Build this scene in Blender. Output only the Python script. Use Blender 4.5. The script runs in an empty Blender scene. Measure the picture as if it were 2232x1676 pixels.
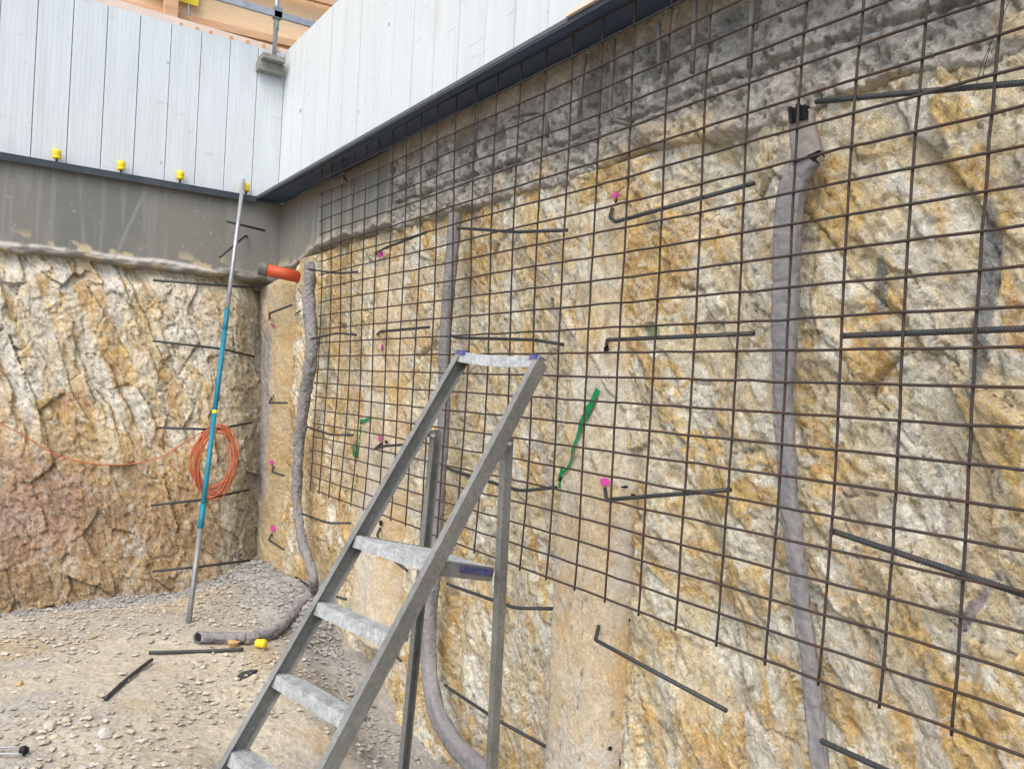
import bpy, math, random
import numpy as np
from mathutils import Matrix, Vector
random.seed(7)
RNG = np.random.default_rng(11)
scene = bpy.context.scene
COL = scene.collection

# ------------------------------------------------------------------ camera
F = 1740.0                      # focal length in pixels of the 2232 px wide photograph
CAM = np.array([5.84749386, -2.14926282, 1.75])
R = np.array([[0.55835581, 0.82802109, 0.05118463],
              [0.02764836, 0.04309054, -0.99868853],
              [-0.82914074, 0.55903871, 0.00116642]])   # rows: right, down, forward
ZS = 1.91132297                 # height of the mesh sheet's middle wire
cd = bpy.data.cameras.new('camera'); cam = bpy.data.objects.new('camera', cd); COL.objects.link(cam)
cd.sensor_width = 36.0; cd.lens = F / 2232 * 36.0; cd.clip_start = 0.05; cd.clip_end = 500
M = Matrix.Identity(4)
for r_ in range(3):
    M[r_][0] = R[0][r_]; M[r_][1] = -R[1][r_]; M[r_][2] = -R[2][r_]; M[r_][3] = CAM[r_]
cam.matrix_world = M
scene.camera = cam

# ------------------------------------------------------------------ world, sun, exposure
SUN_EL, SUN_AZ = math.radians(52), math.radians(306)     # direction towards the sun, azimuth from +X
wd = bpy.data.worlds.new("World"); scene.world = wd; wd.use_nodes = True
nt = wd.node_tree; bg = nt.nodes['Background']
sky = nt.nodes.new('ShaderNodeTexSky'); sky.sky_type = 'NISHITA'; sky.sun_disc = False
sky.sun_elevation = SUN_EL; sky.sun_rotation = math.pi / 2 - SUN_AZ
sky.dust_density = 4.0; sky.ozone_density = 0.6; sky.air_density = 1.0
nt.links.new(sky.outputs[0], bg.inputs[0]); bg.inputs[1].default_value = 0.15
sl = bpy.data.lights.new('sun', 'SUN'); so = bpy.data.objects.new('sun', sl); COL.objects.link(so)
sl.energy = 0.7; sl.angle = math.radians(60); sl.color = (1.0, 0.95, 0.87)
sd = Vector((math.cos(SUN_EL) * math.cos(SUN_AZ), math.cos(SUN_EL) * math.sin(SUN_AZ), math.sin(SUN_EL)))
so.rotation_euler = sd.to_track_quat('Z', 'Y').to_euler()
scene.view_settings.view_transform = 'Standard'; scene.view_settings.look = 'None'
scene.view_settings.exposure = 0.92; scene.view_settings.gamma = 1.0

# ------------------------------------------------------------------ geometry of the picture
def ray(x, y):
    return R.T @ np.array([(x - 1116) / F, (y - 838) / F, 1.0])
def atX(x, y, v): d = ray(x, y); return CAM + d * (v - CAM[0]) / d[0]
def atY(x, y, v): d = ray(x, y); return CAM + d * (v - CAM[1]) / d[1]
def atD(x, y, v): return CAM + ray(x, y) * v
def depth(p): return float(R[2] @ (np.array(p) - CAM))
def atG(x, y, up=0.0):
    z = 0.0
    for _ in range(12):
        d = ray(x, y); p = CAM + d * (z + up - CAM[2]) / d[2]; z = ground_z(p[0], p[1])
    return np.array([p[0], p[1], z + up])

# ------------------------------------------------------------------ noise in numpy
def _h(ix, iy, s):
    n = (ix.astype(np.int64) * 374761393 + iy.astype(np.int64) * 668265263 + s * 982451653) & 0xffffffff
    n = ((n ^ (n >> 13)) * 1274126177) & 0xffffffff
    n = ((n ^ (n >> 16)) * 2246822519) & 0xffffffff
    return ((n ^ (n >> 15)) & 0xffffff) / float(0xffffff)
def vn(x, y, s=0):
    x = np.asarray(x, float); y = np.asarray(y, float)
    ix = np.floor(x); iy = np.floor(y); fx = x - ix; fy = y - iy
    fx = fx * fx * fx * (fx * (fx * 6 - 15) + 10); fy = fy * fy * fy * (fy * (fy * 6 - 15) + 10)
    a = _h(ix, iy, s); b = _h(ix + 1, iy, s); c = _h(ix, iy + 1, s); d = _h(ix + 1, iy + 1, s)
    return (a + (b - a) * fx) * (1 - fy) + (c + (d - c) * fx) * fy
def fbm(x, y, s=0, o=4, g=.5):
    v = 0; a = 1; t = 0
    for k in range(o):
        v = v + a * vn(x * 2 ** k + 17.3 * k, y * 2 ** k - 9.1 * k, s + k * 13); t += a; a *= g
    return v / t            # 0..1, mean .5
def cells(x, y, s=0, jit=.9):
    """nearest jittered cell: dx, dy to its point, F2-F1 and three random numbers of the cell"""
    ix = np.floor(x); iy = np.floor(y)
    b1 = np.full(x.shape, 9.); b2 = np.full(x.shape, 9.); DX = np.zeros(x.shape); DY = np.zeros(x.shape)
    IX = np.zeros(x.shape); IY = np.zeros(x.shape)
    for i in (-1, 0, 1):
        for j in (-1, 0, 1):
            cx = ix + i; cy = iy + j
            px = cx + .5 + jit * (_h(cx, cy, s) - .5); py = cy + .5 + jit * (_h(cx, cy, s + 5) - .5)
            dx = x - px; dy = y - py; d = np.hypot(dx, dy)
            m = d < b1
            b2 = np.where(m, b1, np.minimum(b2, d)); b1 = np.where(m, d, b1)
            DX = np.where(m, dx, DX); DY = np.where(m, dy, DY); IX = np.where(m, cx, IX); IY = np.where(m, cy, IY)
    return DX, DY, b2 - b1, _h(IX, IY, s + 31), _h(IX, IY, s + 47), _h(IX, IY, s + 59)
def ss(a, b, x):
    t = np.clip((x - a) / (b - a), 0, 1); return t * t * (3 - 2 * t)
def lerp(a, b, t): return a + (b - a) * t
def mixc(c, d, t): return c + (np.array(d) - c) * t[..., None]

# ------------------------------------------------------------------ materials
def mat(name, col, rough=.6, metal=0., bump=0., bscale=40., var=0., vscale=8., col2=None, attr=False, spec=.3,
        stretch=(1, 1, 1), lo=.35, hi=.65, bump2=0., bscale2=200.):
    m = bpy.data.materials.new(name); m.use_nodes = True; n = m.node_tree.nodes; l = m.node_tree.links
    b = n['Principled BSDF']; b.inputs['Roughness'].default_value = rough; b.inputs['Metallic'].default_value = metal
    b.inputs['Specular IOR Level'].default_value = spec
    tc = n.new('ShaderNodeTexCoord'); mp = n.new('ShaderNodeMapping'); mp.inputs['Scale'].default_value = stretch
    l.new(tc.outputs['Object'], mp.inputs[0])
    if attr:
        a = n.new('ShaderNodeAttribute'); a.attribute_name = 'Col'; base = a.outputs['Color']
    else:
        a = n.new('ShaderNodeRGB'); a.outputs[0].default_value = (*col, 1); base = a.outputs[0]
    if col2 is not None:
        t = n.new('ShaderNodeTexNoise'); t.inputs['Scale'].default_value = vscale; t.inputs['Detail'].default_value = 8
        t.inputs['Roughness'].default_value = .62
        l.new(mp.outputs[0], t.inputs['Vector'])
        r = n.new('ShaderNodeMapRange'); r.inputs[1].default_value = lo; r.inputs[2].default_value = hi
        l.new(t.outputs[0], r.inputs[0])
        x = n.new('ShaderNodeMix'); x.data_type = 'RGBA'; l.new(r.outputs[0], x.inputs[0])
        l.new(base, x.inputs[6]); x.inputs[7].default_value = (*col2, 1); base = x.outputs[2]
    if var:
        t = n.new('ShaderNodeTexNoise'); t.inputs['Scale'].default_value = bscale; t.inputs['Detail'].default_value = 9
        t.inputs['Roughness'].default_value = .7
        l.new(mp.outputs[0], t.inputs['Vector'])
        r = n.new('ShaderNodeMapRange'); r.inputs[1].default_value = .3; r.inputs[2].default_value = .7
        r.inputs[3].default_value = 1 - var; r.inputs[4].default_value = 1 + var
        l.new(t.outputs[0], r.inputs[0])
        x = n.new('ShaderNodeMix'); x.data_type = 'RGBA'; x.blend_type = 'MULTIPLY'; x.inputs[0].default_value = 1
        l.new(base, x.inputs[6]); l.new(r.outputs[0], x.inputs[7]); base = x.outputs[2]
    l.new(base, b.inputs['Base Color'])
    if bump:
        t = n.new('ShaderNodeTexNoise'); t.inputs['Scale'].default_value = bscale; t.inputs['Detail'].default_value = 8
        l.new(mp.outputs[0], t.inputs['Vector'])
        u = n.new('ShaderNodeBump'); u.inputs['Strength'].default_value = bump; u.inputs['Distance'].default_value = .01
        l.new(t.outputs[0], u.inputs['Height']); l.new(u.outputs[0], b.inputs['Normal'])
        if bump2:
            t2 = n.new('ShaderNodeTexNoise'); t2.inputs['Scale'].default_value = bscale2; t2.inputs['Detail'].default_value = 4
            l.new(mp.outputs[0], t2.inputs['Vector'])
            u2 = n.new('ShaderNodeBump'); u2.inputs['Strength'].default_value = bump2; u2.inputs['Distance'].default_value = .004
            l.new(t2.outputs[0], u2.inputs['Height']); l.new(u.outputs[0], u2.inputs['Normal'])
            l.new(u2.outputs[0], b.inputs['Normal'])
    return m

def paintmat(name, col, k=1.):
    """sprayed paint: vertex colour red = how much paint, broken up by noise"""
    m = bpy.data.materials.new(name); m.use_nodes = True; n = m.node_tree.nodes; l = m.node_tree.links
    b = n['Principled BSDF']; b.inputs['Roughness'].default_value = .8; b.inputs['Specular IOR Level'].default_value = .15
    b.inputs['Base Color'].default_value = (*col, 1)
    a = n.new('ShaderNodeAttribute'); a.attribute_name = 'Col'; tc = n.new('ShaderNodeTexCoord')
    t = n.new('ShaderNodeTexNoise'); t.inputs['Scale'].default_value = 160; t.inputs['Detail'].default_value = 5; l.new(tc.outputs['Object'], t.inputs[0])
    ad = n.new('ShaderNodeMath'); ad.operation = 'ADD'; l.new(a.outputs['Fac'], ad.inputs[0]); l.new(t.outputs[0], ad.inputs[1])
    r = n.new('ShaderNodeMapRange'); r.inputs[1].default_value = .72; r.inputs[2].default_value = 1.12; r.inputs[4].default_value = k
    l.new(ad.outputs[0], r.inputs[0]); l.new(r.outputs[0], b.inputs['Alpha']); return m
def rock_material(name, ang, axis='XZ', ochre=(.52, .37, .14), grey=(.58, .575, .52), fine=.24, chip=1., an=1.45):
    """vertex colour base, streaky fine ochre / grey veins laid along the bedding, rough bump"""
    m = bpy.data.materials.new(name); m.use_nodes = True; n = m.node_tree.nodes; l = m.node_tree.links
    b = n['Principled BSDF']; b.inputs['Roughness'].default_value = .92; b.inputs['Specular IOR Level'].default_value = .12
    tc = n.new('ShaderNodeTexCoord'); mp = n.new('ShaderNodeMapping'); mp.vector_type = 'TEXTURE'
    mp.inputs['Rotation'].default_value = (0, ang, 0) if axis == 'XZ' else (ang, 0, 0)
    mp.inputs['Scale'].default_value = (1, 1, an)
    l.new(tc.outputs['Object'], mp.inputs[0])
    a = n.new('ShaderNodeAttribute'); a.attribute_name = 'Col'; base = a.outputs['Color']
    def noise(sc, det=8, ro=.6, dist=0.):
        t = n.new('ShaderNodeTexNoise'); t.inputs['Scale'].default_value = sc; t.inputs['Detail'].default_value = det
        t.inputs['Roughness'].default_value = ro; t.inputs['Distortion'].default_value = dist
        l.new(mp.outputs[0], t.inputs['Vector']); return t.outputs[0]
    def rng(o, a0, a1, b0=0., b1=1.):
        r = n.new('ShaderNodeMapRange'); r.interpolation_type = 'SMOOTHSTEP'
        for k, v in zip((1, 2, 3, 4), (a0, a1, b0, b1)): r.inputs[k].default_value = v
        l.new(o, r.inputs[0]); return r.outputs[0]
    def mix(base, fac, c, mode='MIX'):
        x = n.new('ShaderNodeMix'); x.data_type = 'RGBA'; x.blend_type = mode
        if isinstance(fac, float): x.inputs[0].default_value = fac
        else: l.new(fac, x.inputs[0])
        l.new(base, x.inputs[6])
        if isinstance(c, tuple): x.inputs[7].default_value = (*c, 1)
        else: l.new(c, x.inputs[7])
        return x.outputs[2]
    base = mix(base, rng(noise(13, 10, .72, 1.6), .52, .66, 0, .50), ochre)
    base = mix(base, rng(noise(19, 10, .72, 2.0), .52, .64, 0, .65), grey)
    base = mix(base, rng(noise(34, 6, .7, 2.0), .60, .70, 0, .55), (.20, .12, .055))
    base = mix(base, 1.0, rng(noise(48, 8, .75, 1.5), .3, .7, 1 - fine, 1 + fine), 'MULTIPLY')
    base = mix(base, 1.0, rng(noise(130, 5, .75, 2.5), .35, .65, 1 - fine * .8, 1 + fine * .8), 'MULTIPLY')
    l.new(base, b.inputs['Base Color'])
    mp2 = n.new('ShaderNodeMapping'); mp2.vector_type = 'TEXTURE'; mp2.inputs['Rotation'].default_value = mp.inputs['Rotation'].default_value
    mp2.inputs['Scale'].default_value = (1, 1, 7); l.new(tc.outputs['Object'], mp2.inputs[0])
    t = n.new('ShaderNodeTexNoise'); t.inputs['Scale'].default_value = 45; t.inputs['Detail'].default_value = 4; t.inputs['Distortion'].default_value = .6
    l.new(mp2.outputs[0], t.inputs['Vector'])
    x = n.new('ShaderNodeMath'); x.operation = 'SUBTRACT'; x.inputs[1].default_value = .5; l.new(t.outputs[0], x.inputs[0])
    y = n.new('ShaderNodeMath'); y.operation = 'ABSOLUTE'; l.new(x.outputs[0], y.inputs[0])
    base = mix(base, rng(y.outputs[0], .010, .0, 0, .22), (.30, .22, .13))
    l.new(base, b.inputs['Base Color'])
    prev = None
    for sc, st, di in ((15, .42, .035), (40, .45, .016)):
        v = n.new('ShaderNodeTexVoronoi'); v.feature = 'F1'; v.distance = 'CHEBYCHEV' if sc == 42 else 'MANHATTAN'; v.inputs['Scale'].default_value = sc
        dn = n.new('ShaderNodeTexNoise'); dn.inputs['Scale'].default_value = sc * .6; l.new(mp.outputs[0], dn.inputs['Vector'])
        vm = n.new('ShaderNodeVectorMath'); vm.operation = 'MULTIPLY_ADD'; l.new(dn.outputs['Color'], vm.inputs[0]); vm.inputs[1].default_value = (1.6 / sc,) * 3; l.new(mp.outputs[0], vm.inputs[2])
        l.new(vm.outputs[0], v.inputs['Vector'])
        sp = n.new('ShaderNodeSeparateColor'); l.new(v.outputs['Color'], sp.inputs[0])
        ma = n.new('ShaderNodeMath'); ma.operation = 'MULTIPLY'; l.new(v.outputs['Distance'], ma.inputs[0]); l.new(sp.outputs[0], ma.inputs[1])
        u = n.new('ShaderNodeBump'); u.inputs['Strength'].default_value = st * chip; u.inputs['Distance'].default_value = di; u.invert = True
        l.new(ma.outputs[0], u.inputs['Height'])
        if prev: l.new(prev, u.inputs['Normal'])
        prev = u.outputs[0]
    for sc, st, di in ((14, .4, .03), (50, .8, .012), (150, 1.0, .005)):
        u = n.new('ShaderNodeBump'); u.inputs['Strength'].default_value = st; u.inputs['Distance'].default_value = di
        l.new(noise(sc, 6, .65, .5), u.inputs['Height'])
        if prev: l.new(prev, u.inputs['Normal'])
        prev = u.outputs[0]
    l.new(prev, b.inputs['Normal'])
    return m

M_rockR = rock_material('rock_cut_right', math.radians(-38))
M_rockL = rock_material('rock_cut_left', math.radians(25), 'YZ', an=2.2)
M_pier = rock_material('bored_pier', 0.0, ochre=(.54, .41, .23), grey=(.60, .565, .48), fine=.2, chip=.25)
M_conc = mat('smooth_concrete', (0, 0, 0), .9, attr=True, bump=.25, bscale=60, var=.10, spec=.15, bump2=.3, bscale2=300)
M_rough = mat('broken_concrete', (0, 0, 0), .95, attr=True, bump=1.0, bscale=55, var=.38, spec=.1, bump2=.8, bscale2=240)
M_ground = mat('pit_floor', (0, 0, 0), .95, attr=True, bump=.9, bscale=38, var=.30, spec=.1, bump2=.9, bscale2=260)
M_gravel = mat('gravel', (0, 0, 0), .9, attr=True, bump=.4, bscale=70, var=.2, spec=.15)
M_stone = mat('loose_stone', (.44, .38, .27), .9, bump=.5, bscale=40, var=.2, col2=(.46, .44, .40), vscale=9, spec=.15)
M_panel = mat('white_plank', (.60, .66, .695), .55, bump=.12, bscale=5, var=.035, vscale=1.6, col2=(.545, .605, .64),
              stretch=(9, 9, .7), spec=.3)
M_joint = mat('plank_joint', (.38, .42, .45), .8)
M_steel = mat('painted_steel_angle', (.05, .085, .16), .5, bump=.1, bscale=30, col2=(.07, .10, .155), vscale=5, spec=.4)
M_steeledge = mat('worn_steel_edge', (.13, .14, .155), .5, col2=(.08, .085, .10), vscale=12)
M_lip = mat('dark_steel_lip', (.035, .048, .068), .55, bump=.1, bscale=30, col2=(.06, .07, .085), vscale=7)
M_exp = mat('cement_smeared_bar', (.15, .148, .142), .85, bump=.4, bscale=60, col2=(.09, .085, .08), vscale=14)
M_rust = mat('mesh_wire_rusty', (.060, .050, .046), .75, metal=.2, bump=.5, bscale=120, col2=(.085, .045, .028), vscale=9, lo=.52, hi=.66, spec=.25)
M_bar = mat('dark_rebar', (.052, .060, .066), .55, metal=.4, bump=.3, bscale=90, col2=(.085, .07, .062), vscale=7, lo=.52, hi=.7)
M_sock = mat('grey_geotextile', (.20, .20, .21), .9, bump=.7, bscale=30, var=.14, col2=(.255, .25, .255), vscale=6, spec=.1)
M_core = mat('black_plastic_core', (.012, .013, .014), .5)
M_alu = mat('dirty_aluminium', (.25, .26, .25), .6, metal=.3, bump=.25, bscale=55, var=.25, col2=(.17, .178, .17), vscale=4, spec=.3)
M_aluw = mat('plaster_splashed_tread', (.42, .45, .47), .65, metal=.1, bump=.4, bscale=70, var=.28, col2=(.27, .285, .285), vscale=26, spec=.3)
M_blue = mat('blue_paint', (.03, .035, .17), .6, col2=(.10, .11, .2), vscale=40)
M_yellow = mat('yellow_plastic', (.85, .68, .04), .45, bump=.1, bscale=30, col2=(.70, .52, .03), vscale=25)
M_teal = mat('teal_paint', (.012, .22, .33), .45, bump=.1, bscale=40, col2=(.02, .16, .24), vscale=12)
M_galv = mat('galvanised_tube', (.42, .46, .50), .45, metal=.5, bump=.1, bscale=50, col2=(.3, .33, .36), vscale=10)
M_gtube = mat('dull_grey_tube', (.30, .32, .335), .5, metal=.5, bump=.1, bscale=50, col2=(.2, .21, .22), vscale=10)
M_orange = mat('orange_pvc', (.50, .085, .035), .45, bump=.1, bscale=20, col2=(.42, .07, .03), vscale=7)
M_cable = mat('orange_cable', (.56, .17, .075), .55, col2=(.44, .13, .07), vscale=12)
M_greycap = mat('grey_coupler', (.07, .078, .085), .6, bump=.3, bscale=60, col2=(.14, .135, .125), vscale=14)
M_ply = mat('plywood', (.80, .62, .40), .75, bump=.15, bscale=7, var=.10, col2=(.74, .54, .33), vscale=1.2, stretch=(1, 1, 6))
M_timber = mat('timber', (.64, .44, .28), .75, bump=.2, bscale=8, var=.12, col2=(.54, .31, .17), vscale=1.5, stretch=(1, 1, 8))
M_palewood = mat('pale_board', (.74, .62, .53), .75, bump=.15, bscale=10, var=.08)
M_ysheet = mat('yellow_sheet', (.85, .68, .05), .6)
M_block = mat('concrete_block', (.30, .30, .28), .9, bump=.5, bscale=50, var=.2, col2=(.2, .2, .18), vscale=14)
M_pink = paintmat('pink_spray', (.62, .06, .38))
M_green = paintmat('green_spray', (.015, .21, .075))
M_greenf = paintmat('faded_green_spray', (.13, .24, .10), .55)
M_hole = mat('drill_hole_dark', (.012, .011, .010), .95)
M_rubber = mat('dark_scrap', (.045, .045, .045), .8, bump=.4, bscale=40)

# ------------------------------------------------------------------ object helpers
def meshobj(name, V, Fc, m=None, parent=None, smooth=True, mats=None, midx=None, col=None):
    me = bpy.data.meshes.new(name)
    V = np.asarray(V, float)
    me.from_pydata(V.tolist(), [], Fc if isinstance(Fc, list) else Fc.tolist())
    if mats:
        for q in mats: me.materials.append(q)
        me.polygons.foreach_set('material_index', midx)
    else: me.materials.append(m)
    me.polygons.foreach_set('use_smooth', [smooth] * len(me.polygons))
    if col is not None:
        at = me.color_attributes.new('Col', 'FLOAT_COLOR', 'POINT')
        c = np.ones((len(V), 4)); c[:, :3] = col; at.data.foreach_set('color', c.ravel())
    me.update()
    o = bpy.data.objects.new(name, me); COL.objects.link(o)
    if parent is not None:
        o.parent = parent; o.matrix_parent_inverse = Matrix.Translation(-Vector(parent.location))
    return o
def tag(o, label=None, cat=None, group=None, kind=None):
    if label: o['label'] = label
    if cat: o['category'] = cat
    if group: o['group'] = group
    if kind: o['kind'] = kind
    return o
def thing(name, loc, label, cat, group=None):
    o = bpy.data.objects.new(name, None); o.location = Vector([float(q) for q in loc]); o.empty_display_size = .1
    COL.objects.link(o); return tag(o, label, cat, group)

class MB:
    def __init__(s): s.V = []; s.F = []
    def add(s, V, Fc):
        b = len(s.V); s.V += [list(map(float, v)) for v in V]; s.F += [tuple(b + i for i in f) for f in Fc]
    def box(s, a, b):
        x0, y0, z0 = a; x1, y1, z1 = b
        s.add([(x0, y0, z0), (x1, y0, z0), (x1, y1, z0), (x0, y1, z0), (x0, y0, z1), (x1, y0, z1), (x1, y1, z1), (x0, y1, z1)],
              [(0, 3, 2, 1), (4, 5, 6, 7), (0, 1, 5, 4), (1, 2, 6, 5), (2, 3, 7, 6), (3, 0, 4, 7)])
    def beam(s, p, q, side, up, w, h, o=(0, 0)):
        """box from p to q; w along side, h along up"""
        p = np.array(p, float); q = np.array(q, float); side = np.array(side, float); up = np.array(up, float)
        V = []
        for e in (p, q):
            for a, b in ((-1, -1), (1, -1), (1, 1), (-1, 1)):
                V.append(e + side * (a * w / 2 + o[0]) + up * (b * h / 2 + o[1]))
        s.add(V, [(0, 3, 2, 1), (4, 5, 6, 7), (0, 1, 5, 4), (1, 2, 6, 5), (2, 3, 7, 6), (3, 0, 4, 7)])
    def profile(s, p, q, pts, side, up):
        """closed profile pts (side, up) swept from p to q"""
        p = np.array(p, float); q = np.array(q, float); n = len(pts)
        V = [e + np.array(side) * a + np.array(up) * b for e in (p, q) for a, b in pts]
        s.add(V, [(i, (i + 1) % n, n + (i + 1) % n, n + i) for i in range(n)] + [tuple(range(n - 1, -1, -1)), tuple(range(n, 2 * n))])
    def tube(s, pts, r, n=8, caps=True, rib=None, flat=None):
        pts = np.array(pts, float); k = len(pts); r = np.broadcast_to(np.asarray(r, float), (k,)) if np.ndim(r) < 2 else r
        T = np.gradient(pts, axis=0); T /= np.linalg.norm(T, axis=1)[:, None] + 1e-12
        ref = np.array([0, 0, 1.]) if abs(T[0][2]) < .9 else np.array([1., 0, 0])
        N = np.cross(T[0], ref); N /= np.linalg.norm(N); V = []
        for i in range(k):
            N = N - T[i] * (N @ T[i]); N /= np.linalg.norm(N); B = np.cross(T[i], N)
            for j in range(n):
                a = 2 * math.pi * j / n
                V.append(pts[i] + (N * math.cos(a) + B * math.sin(a)) * r[i])
        Fc = [(i * n + j, i * n + (j + 1) % n, (i + 1) * n + (j + 1) % n, (i + 1) * n + j) for i in range(k - 1) for j in range(n)]
        if caps: Fc += [tuple(range(n - 1, -1, -1)), tuple((k - 1) * n + j for j in range(n))]
        s.add(V, Fc)
    def obj(s, name, m, parent=None, smooth=False): return meshobj(name, s.V, s.F, m, parent, smooth)

def smoothpath(P, n=10, closed=False):
    P = np.array(P, float); out = []; m = len(P)
    for i in range(m - 1 if not closed else m):
        p0 = P[i - 1] if (i > 0 or closed) else 2 * P[0] - P[1]; p1 = P[i]; p2 = P[(i + 1) % m]
        p3 = P[(i + 2) % m] if (i + 2 < m or closed) else 2 * P[-1] - P[-2]
        for t in np.linspace(0, 1, n, endpoint=False):
            out.append(.5 * ((2 * p1) + (-p0 + p2) * t + (2 * p0 - 5 * p1 + 4 * p2 - p3) * t * t + (-p0 + 3 * p1 - 3 * p2 + p3) * t ** 3))
    if not closed: out.append(P[-1])
    return np.array(out)
def softbend(P, rad=.03, n=4):
    """polyline with rounded corners"""
    P = [np.array(p, float) for p in P]; out = [P[0]]
    for i in range(1, len(P) - 1):
        a = P[i - 1] - P[i]; b = P[i + 1] - P[i]; la = np.linalg.norm(a); lb = np.linalg.norm(b)
        d = min(rad, la * .45, lb * .45); A = P[i] + a / la * d; B = P[i] + b / lb * d
        for t in np.linspace(0, 1, n): out.append((1 - t) ** 2 * A + 2 * t * (1 - t) * P[i] + t * t * B)
    out.append(P[-1]); return np.array(out)

def grid_obj(name, P, m, col=None, back=None, keep=None, parent=None):
    """P: (ny,nx,3) points seen from the front; back: vector for the skirt and back side"""
    ny, nx = P.shape[:2]; V = P.reshape(-1, 3)
    idx = np.arange(ny * nx).reshape(ny, nx)
    Q = np.stack([idx[:-1, :-1], idx[:-1, 1:], idx[1:, 1:], idx[1:, :-1]], -1).reshape(-1, 4)
    if keep is not None: Q = Q[keep[:-1, :-1].reshape(-1)]
    C = None if col is None else col.reshape(-1, 3)
    Fc = Q.tolist()
    if back is not None:
        bd = list(idx[0, :]) + list(idx[1:, -1]) + list(idx[-1, -2::-1]) + list(idx[-2:0:-1, 0]); n0 = len(V)
        V = np.vstack([V, V[bd] + np.array(back)])
        if C is not None: C = np.vstack([C, C[bd]])
        k = len(bd)
        Fc += [(int(bd[(i + 1) % k]), int(bd[i]), n0 + i, n0 + (i + 1) % k) for i in range(k)]
        Fc.append(tuple(n0 + i for i in range(k)))
    return meshobj(name, V, Fc, m, parent, True, col=C)

# ------------------------------------------------------------------ ground
GP = np.array([(-1.3, -2.6, -.22), (-1.25, -1.9, -.19), (-1.25, -.9, -.14), (-1.2, 0, -.05), (-.6, -.2, .0), (-.1, .1, .06), (.6, .1, -.22), (.3, -.3, -.03),
               (1.3, .1, -.42), (1.84, .1, -.48), (2.4, 0, -.47), (2.9, .1, -.48), (3.6, 0, -.45), (5, 0, -.45), (.1, -.85, 0), (.55, -.6, 0), (1.2, -1.5, 0),
               (1.1, -.7, -.03), (1.6, -.7, -.10), (2.2, -.7, -.2), (2.6, -.5, -.33), (3.0, -.2, -.40), (3.15, -1.7, -.01), (3.5, -1.6, -.03), (2.2, -1.5, -.01), (2.9, -1.1, -.08),
               (-.4, -1.8, -.03), (0, -3, 0), (3, -3, 0), (6, -3, 0), (6, -1.5, 0), (-1, -5, -.1), (5, -5, 0), (8, -2, 0), (4, -.9, -.12)])
def ground_z(x, y):
    x = np.asarray(x, float); y = np.asarray(y, float)
    d = (x[..., None] - GP[:, 0]) ** 2 + (y[..., None] - GP[:, 1]) ** 2 + .03
    w = 1 / d ** 1.8
    z = (w * GP[:, 2]).sum(-1) / w.sum(-1)
    return z + .035 * (fbm(x * 1.7, y * 1.7, 3, 3) - .5) + .018 * (fbm(x * 8, y * 8, 4, 3) - .5)
xs = np.concatenate([np.linspace(-3, -1.7, 8)[:-1], np.arange(-1.7, 4.2, .016), np.linspace(4.2, 16, 60)])
ysg = np.concatenate([np.linspace(-14, -3.2, 40)[:-1], np.arange(-3.2, .45, .016)])
GX, GY = np.meshgrid(xs, ysg)
GZ = ground_z(GX, GY)
dxc, dyc, ed, r1, r2, r3 = cells(GX * 22, GY * 22, 5)
pp = ss(.55, .7, fbm(GX * 3, GY * 3, 9, 3))
lump = np.clip(.35 - np.hypot(dxc, dyc), 0, 1) * (r1 > .45) * .035
GZ = GZ + lump * (.6 + .8 * pp) + .010 * (fbm(GX * 30, GY * 30, 14, 2) - .5)
# rubble heaped at the foot of the walls
def heap(x, y): return .10 * ss(-.45, .05, y) * ss(.5, .2, x) * fbm(x * 4, y * 4, 21, 3) + .07 * ss(-.95, -1.25, x) * fbm(x * 5, y * 5, 22, 3)
GZ = GZ + heap(GX, GY) + (ss(-.6, -.1, GY) * ss(.5, .2, GX) + ss(-.9, -1.1, GX)).clip(0, 1) * .03 * (fbm(GX * 24, GY * 24, 23, 3) - .5)
c = np.zeros(GX.shape + (3,)) + np.array([.435, .40, .32])
c = mixc(c, [.37, .35, .305], ss(.45, .62, fbm(GX * 1.3, GY * 1.3, 30, 4)))
c = mixc(c, [.38, .29, .17], ss(.57, .72, fbm(GX * 2.1 + 5, GY * 2.1, 33, 4)) * .6)
c = mixc(c, [.31, .31, .30], np.maximum(ss(-.75, -1.05, GX + .25 * (fbm(GX * 3, GY * 3, 40, 3) - .5)), ss(-.62, -.25, GY + .3 * (fbm(GX * 2, GY * 2, 41, 3) - .5)) * ss(-1.2, -.8, GX)) * .85)
c = mixc(c, [.45, .42, .35], ss(.3, .15, np.hypot(dxc, dyc)) * (r2 > .72) * .8)
ground = grid_obj('ground', np.stack([GX, GY, GZ], -1), M_ground, c)
tag(ground, kind='structure')

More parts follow.
